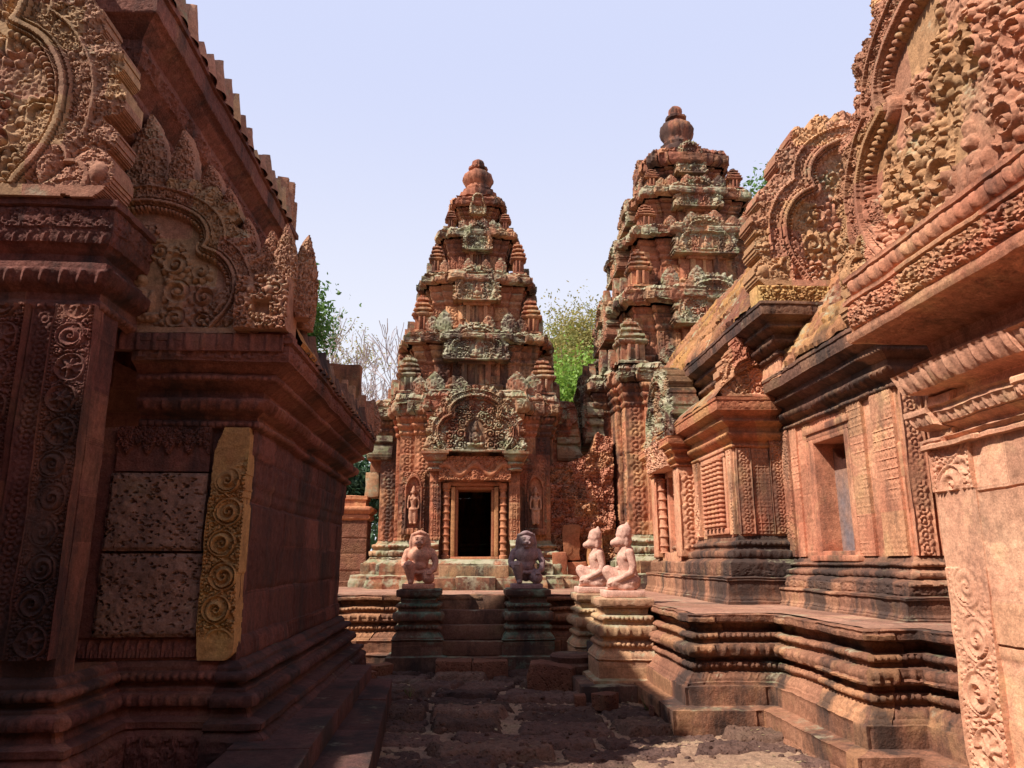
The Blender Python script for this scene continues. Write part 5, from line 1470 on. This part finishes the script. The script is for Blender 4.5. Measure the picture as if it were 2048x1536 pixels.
# ------------------------------------------------------------------ guardian statues
def slab(T, x0, x1, y0, y1, z0, z1, mat):
    b = Buf(); b.box(x0, x1, y0, y1, z0, z1, jit=.003); return build("base_slab", b, mat, T)

def lion_guard(label, x, y, z, mat):
    """kneeling man-bodied lion facing the camera, one knee raised, hands on the thighs"""
    T = thing("lion_guardian", label, "statue", (x, y, z), "kneeling lion guardians")
    slab(T, x - .245, x + .245, y - .21, y + .21, z, z + .075, mat)
    bm = bmesh.new(); z0 = z + .075
    P = lambda a, b, c: (x + a, y + b, z0 + c)
    # pelvis, belly, chest
    chain(bm, [P(.0, .06, .17), P(.0, .03, .30), P(0, .01, .43), P(0, .03, .52)], [0.1450, 0.1415, 0.1601, 0.1160])
    ell(bm, P(0, -.02, .43), (.185, .115, .13)); ell(bm, P(0, .0, .34), (.15, .11, .12)); ell(bm, P(0, -.045, .27), (.115, .09, .09))
    # shoulders and arms
    for s in (-1, 1): ell(bm, P(.165 * s, .03, .485), (.062, .06, .062))
    chain(bm, [P(-.19, .03, .48), P(-.245, -.01, .34), P(-.235, -.06, .285), P(-.175, -.15, .30)], [0.0626, 0.0510, 0.0487, 0.0394])
    ell(bm, P(-.165, -.165, .305), (.045, .05, .028))
    for q in range(4): chain(bm, [P(-.19 + .022 * q, -.185, .312), P(-.19 + .022 * q, -.225, .285)], [0.0130, 0.0110])
    chain(bm, [P(.19, .03, .48), P(.255, -.02, .33), P(.235, -.09, .215), P(.185, -.15, .185)], [0.0626, 0.0522, 0.0487, 0.0394])
    ell(bm, P(.172, -.165, .18), (.045, .05, .028))
    for q in range(4): chain(bm, [P(.135 + .022 * q, -.195, .175), P(.135 + .022 * q, -.225, .15)], [0.0130, 0.0110])
    # raised leg (left in the picture)
    chain(bm, [P(-.08, .05, .16), P(-.155, -.13, .265)], [0.1067, 0.0905])
    chain(bm, [P(-.155, -.145, .25), P(-.125, -.13, .11), P(-.115, -.125, .04)], [0.0835, 0.0638, 0.0487])
    chain(bm, [P(-.115, -.09, .028), P(-.125, -.19, .022)], [0.0418, 0.0348])
    # kneeling leg (right in the picture)
    chain(bm, [P(.09, .06, .15), P(.155, -.13, .085)], [0.1102, 0.0986])
    ell(bm, P(.155, -.14, .08), (.082, .075, .085))
    chain(bm, [P(.15, -.09, .055), P(.14, .15, .05)], [0.0696, 0.0522])
    # loin cloth
    ell(bm, P(.0, .0, .165), (.175, .15, .035)); chain(bm, [P(-.15, -.07, .20), P(0, -.135, .165), P(.14, -.09, .19)], [0.0255, 0.0255, 0.0255])
    # head with mane
    ell(bm, P(0, .02, .665), (.145, .13, .15)); ell(bm, P(0, .05, .57), (.175, .11, .13)); ell(bm, P(0, .015, .735), (.105, .10, .085))
    ell(bm, P(0, -.085, .655), (.092, .06, .085)); ell(bm, P(0, -.125, .615), (.068, .052, .042))
    ell(bm, P(0, -.17, .638), (.026, .02, .018)); ell(bm, P(0, -.115, .565), (.052, .045, .022))
    for s in (-1, 1):
        ell(bm, P(.042 * s, -.137, .682), (.020, .015, .015)); ell(bm, P(.045 * s, -.13, .708), (.034, .018, .012)); ell(bm, P(.040 * s, -.155, .612), (.03, .028, .026))
        ell(bm, P(.125 * s, .0, .69), (.022, .026, .035))
        chain(bm, [P(.115 * s, -.03, .74), P(.142 * s, -.01, .62), P(.135 * s, .0, .53)], [0.0325, 0.0348, 0.0302])
    chain(bm, [P(-.085, -.06, .76), P(0, -.085, .785), P(.085, -.06, .76)], [0.0278, 0.0302, 0.0278])
    remesh("body", bm, mat, T, .0085, 3, (0, 0, 0)).location = (0, 0, 0)
    T.children[-1].location = -wloc(T)
    return T
def monkey_guard(label, x, y, z, mat):
    """cross-legged monkey-headed guardian facing left, crowned, one knee raised"""
    T = thing("monkey_guardian", label, "statue", (x, y, z), "seated monkey guardians")
    slab(T, x - .25, x + .25, y - .24, y + .24, z, z + .085, mat)
    bm = bmesh.new(); z0 = z + .085
    P = lambda a, b, c: (x + a, y + b, z0 + c)         # a negative is forward (left), b negative towards the camera
    chain(bm, [P(.10, 0, .11), P(.09, 0, .25), P(.065, 0, .40), P(.075, 0, .49)], [0.1425, 0.1117, 0.1277, 0.0969])
    ell(bm, P(.055, 0, .42), (.095, .145, .095)); ell(bm, P(.12, 0, .10), (.125, .155, .10))
    for s in (-1, 1): ell(bm, P(.08, .15 * s, .47), (.058, .05, .055))
    # near arm resting on the folded leg, far arm on the raised knee
    chain(bm, [P(.085, -.165, .47), P(.115, -.195, .30), P(.09, -.20, .22), P(-.06, -.19, .14), P(-.12, -.17, .115)], [0.0570, 0.0490, 0.0467, 0.0365, 0.0308])
    ell(bm, P(-.145, -.165, .10), (.045, .034, .02))
    for q in range(4): chain(bm, [P(-.165, -.19 + .018 * q, .10), P(-.205, -.19 + .018 * q, .085)], [0.0100, 0.0090])
    chain(bm, [P(.085, .165, .47), P(.09, .20, .31), P(-.04, .18, .245), P(-.14, .14, .265)], [0.0570, 0.0490, 0.0410, 0.0319])
    ell(bm, P(-.16, .13, .27), (.045, .034, .02))
    # far leg: knee raised in front
    chain(bm, [P(.04, .08, .11), P(-.16, .10, .235)], [0.1049, 0.0798])
    chain(bm, [P(-.165, .10, .225), P(-.10, .05, .09), P(-.06, .02, .04)], [0.0730, 0.0593, 0.0479])
    # near leg folded flat
    chain(bm, [P(.10, -.10, .10), P(-.14, -.12, .085)], [0.1140, 0.0821])
    chain(bm, [P(-.15, -.10, .075), P(.02, -.17, .038), P(.10, -.16, .035)], [0.0707, 0.0513, 0.0410])
    chain(bm, [P(-.10, -.02, .028), P(-.19, -.03, .02)], [0.0410, 0.0296])
    # neck, head, muzzle, ears
    chain(bm, [P(.065, 0, .48), P(.05, 0, .55)], [0.0684, 0.0661])
    ell(bm, P(.045, 0, .63), (.108, .096, .105)); ell(bm, P(-.035, 0, .605), (.078, .068, .066)); ell(bm, P(-.088, 0, .595), (.050, .054, .048))
    ell(bm, P(-.03, 0, .655), (.035, .058, .02)); ell(bm, P(-.11, 0, .603), (.012, .02, .014))
    ell(bm, P(-.08, 0, .563), (.03, .034, .010))
    for s in (-1, 1):
        ell(bm, P(-.042, .042 * s, .640), (.013, .012, .011))
        ell(bm, P(.065, .085 * s, .595), (.032, .016, .05)); chain(bm, [P(.07, .086 * s, .63), P(.055, .09 * s, .685)], [0.0205, 0.0060])
    # diadem and ringed conical crown
    chain(bm, [P(.045, 0, .70), P(.052, 0, .74)], [0.1072, 0.1026])
    for q in range(4):
        r = .090 - .018 * q; ell(bm, P(.066 + .008 * q, 0, .768 + .021 * q), (r, r, .015))
    ell(bm, P(.096, 0, .850), (.022, .022, .020))
    # waist cloth at the back
    ell(bm, P(.15, 0, .13), (.10, .15, .06))
    remesh("body", bm, mat, T, .0085, 3, (0, 0, 0)).location = -wloc(T)
    return T
lion_guard("kneeling lion-headed guardian statue on the left pedestal, sunlit orange pink stone", -.82, 12.20, 1.165, STATL)
lion_guard("kneeling lion-headed guardian statue on the right pedestal, dull grey pink in shade", .865, 12.20, 1.165, STAT_SHADE)
monkey_guard("pale pink seated monkey guardian with pointed crown on the front pedestal", 1.95, 9.98, 1.135, STAT)
monkey_guard("pale pink seated monkey guardian on the pedestal behind the front one", 1.79, 11.36, 1.135, STAT)

# ------------------------------------------------------------------ trees
def quads(C, N_, S, A, buf):
    """leaf-sized faces: centres, random orientation"""
    R = np.random.RandomState(int(len(C)) % 9973)
    n = len(C)
    a = R.normal(size=(n, 3)); a /= np.linalg.norm(a, axis=1, keepdims=True)
    t = R.normal(size=(n, 3)); t[:, 2] *= .6
    b = np.cross(a, t); b /= np.linalg.norm(b, axis=1, keepdims=True) + 1e-9
    s = S[:, None]
    V = np.stack([C - a * s, C + b * s * .45, C + a * s, C - b * s * .45], 1).reshape(-1, 3)
    F = np.arange(4 * n).reshape(n, 4)
    buf.add(V, F, np.repeat(A, 4))
def branch_tree(label, x, y, h, crown, leafm, barkm, nleaf, seed, spread=.5, leaf=.16, clump=.55, trunk_r=.16, levels=4, group="trees beyond the temple", droop=0.0, fork=.35):
    R = random.Random(seed); RN = np.random.RandomState(seed)
    T = thing("tree", label, "tree", (x, y, 0), group)
    tb = Buf(); tips = []
    def grow(p, d, L, r, lev):
        pts = [p]; rr = [r]
        n = 4
        q = p
        for i in range(n):
            d = (d + Vector((R.gauss(0, .16), R.gauss(0, .16), R.gauss(0, .10) + .05 - droop * (lev > 1)))).normalized()
            q = q + d * L / n; pts.append(q); rr.append(r * (1 - .42 * (i + 1) / n))
        tb.tube(pts, [max(q_, .010 * (1 + .9 * (y > 37))) for q_ in rr], 6 if lev < 2 else 4)
        if lev >= levels: tips.append(q); tips.append((q + p) / 2); return
        k = R.choice((2, 3)) if lev else 4
        for i in range(k):
            a = R.uniform(0, 6.28); t = spread * R.uniform(.6, 1.35)
            nd = (d + Vector((math.cos(a) * t, math.sin(a) * t, R.uniform(-.1, .35)))).normalized()
            grow(pts[-1 - (i % 2) * (R.random() < .7)], nd, L * R.uniform(.60, .85), rr[-1] * R.uniform(.65, .85), lev + 1)
        if lev >= 2: tips.append(q)
    grow(Vector((x, y, -.1)), Vector((R.gauss(0, .05), R.gauss(0, .05), 1)).normalized(), h * fork, trunk_r, 0)
    build("trunk", tb, barkm, T)
    if nleaf:
        tips = np.array([tuple(t) for t in tips])
        pick = tips[RN.randint(0, len(tips), nleaf)]
        C = pick + RN.normal(size=(nleaf, 3)) * clump * np.array([1, 1, .75])
        cb = Buf(); cid = hsh(np.floor(C[:, 0] / .8), np.floor(C[:, 1] / .8), np.floor(C[:, 2] / .7), seed)
        quads(C, None, leaf * RN.uniform(.6, 1.3, nleaf), np.clip(.65 * cid + .35 * RN.rand(nleaf), 0, 1), cb)
        build("crown", cb, leafm, T, smooth=0)
    return T
branch_tree("dense green tree showing above the library eave at the far left", -7.75, 34, 14.2, 0, LEAF_G, BARK, 26000, 5, leaf=.12, clump=.55, trunk_r=.22, levels=4, spread=.36, fork=.34)
branch_tree("mostly bare pale tree with a few yellow leaves left of the tower", -7.9, 40, 14.0, 0, LEAF_Y, PALEBARK, 2600, 11, leaf=.085, clump=.30, trunk_r=.15, levels=6, spread=.42, fork=.31)
branch_tree("slender leafless pinkish tree standing closest to the left side of the tower", -6.0, 38, 11.6, 0, LEAF_Y, PALEBARK, 60, 23, leaf=.08, clump=.3, trunk_r=.13, levels=6, spread=.42, fork=.32)
branch_tree("dark shaded tree low behind the library end and the laterite wall", -4.6, 25.5, 6.4, 0, LEAF_D, BARK, 22000, 31, leaf=.11, clump=.55, trunk_r=.14, levels=4, spread=.6, fork=.28)
branch_tree("dark bushy tree further left behind the laterite wall", -7.0, 27, 5.6, 0, LEAF_D, BARK, 14000, 37, leaf=.12, clump=.6, trunk_r=.14, levels=4, spread=.6, fork=.28)
branch_tree("bright yellow-green tree filling the gap between the two towers", 4.15, 30, 10.6, 0, LEAF_B, BARK, 90000, 41, leaf=.10, clump=.80, trunk_r=.18, levels=4, spread=.46, fork=.30)
branch_tree("taller thinning tree with yellowing leaves behind the bright green one", 4.9, 37, 13.2, 0, LEAF_Y, PALEBARK, 44000, 47, leaf=.085, clump=.75, trunk_r=.16, levels=5, spread=.36, fork=.34)
branch_tree("light green tree top rising behind the hall roof right of the largest tower", 14.3, 34, 19.6, 0, LEAF_G, BARK, 26000, 53, leaf=.12, clump=.7, trunk_r=.25, levels=4, spread=.34, fork=.36)
# small tufts of grass between the stones
for i, (x, y) in enumerate(((1.30, 11.0), (-.75, 9.9), (2.0, 8.9))):
    b = Buf(); R = np.random.RandomState(i + 60)
    for q in range(26):
        a = R.uniform(0, 6.28); l = R.uniform(.04, .11); r0 = R.uniform(0, .06)
        p0 = np.array([x + r0 * math.cos(a), y + r0 * math.sin(a), -.03]); tip = p0 + np.array([math.cos(a) * l * .6, math.sin(a) * l * .6, l + .03])
        w = np.array([-math.sin(a), math.cos(a), 0]) * .004
        b.add([p0 - w, p0 + w, tip + w * .2, tip - w * .2], [[0, 1, 2, 3]], np.full(4, R.rand()))
    tag(build("grass_tuft", b, GRASS, smooth=0), ["grass tuft at the foot of the round step", "grass tuft beside the library step", "grass tuft near the right terrace corner", "grass tuft among the paving nearest the camera"][i], "grass")

wb = Buf(); R = np.random.RandomState(77)
n = 60000
az = R.uniform(0, 2 * math.pi, n); dist = R.uniform(46, 62, n)
hmax = 5.6 + 2.6 * np.sin(az * 9 + 1) * np.sin(az * 4) + 3.0 * (np.cos(az - math.pi) > -.3) + 1.2 * np.sin(az * 31)
zz = np.clip(R.beta(1.6, 1.5, n) * hmax, 0.1, None)
C_ = np.stack([2 + dist * np.sin(az), 12 + dist * np.cos(az), zz], -1)
cid = hsh(np.floor(C_[:, 0] / 2), np.floor(C_[:, 1] / 2), np.floor(C_[:, 2] / 1.6), 7)
quads(C_, None, R.uniform(.25, .5, n), .6 * cid + .4 * R.rand(n), wb)
o = build("distant_woods", wb, LEAF_D, smooth=0); o["kind"] = "stuff"
tag(o, "dark woods closing the horizon all round the temple court", "woods")
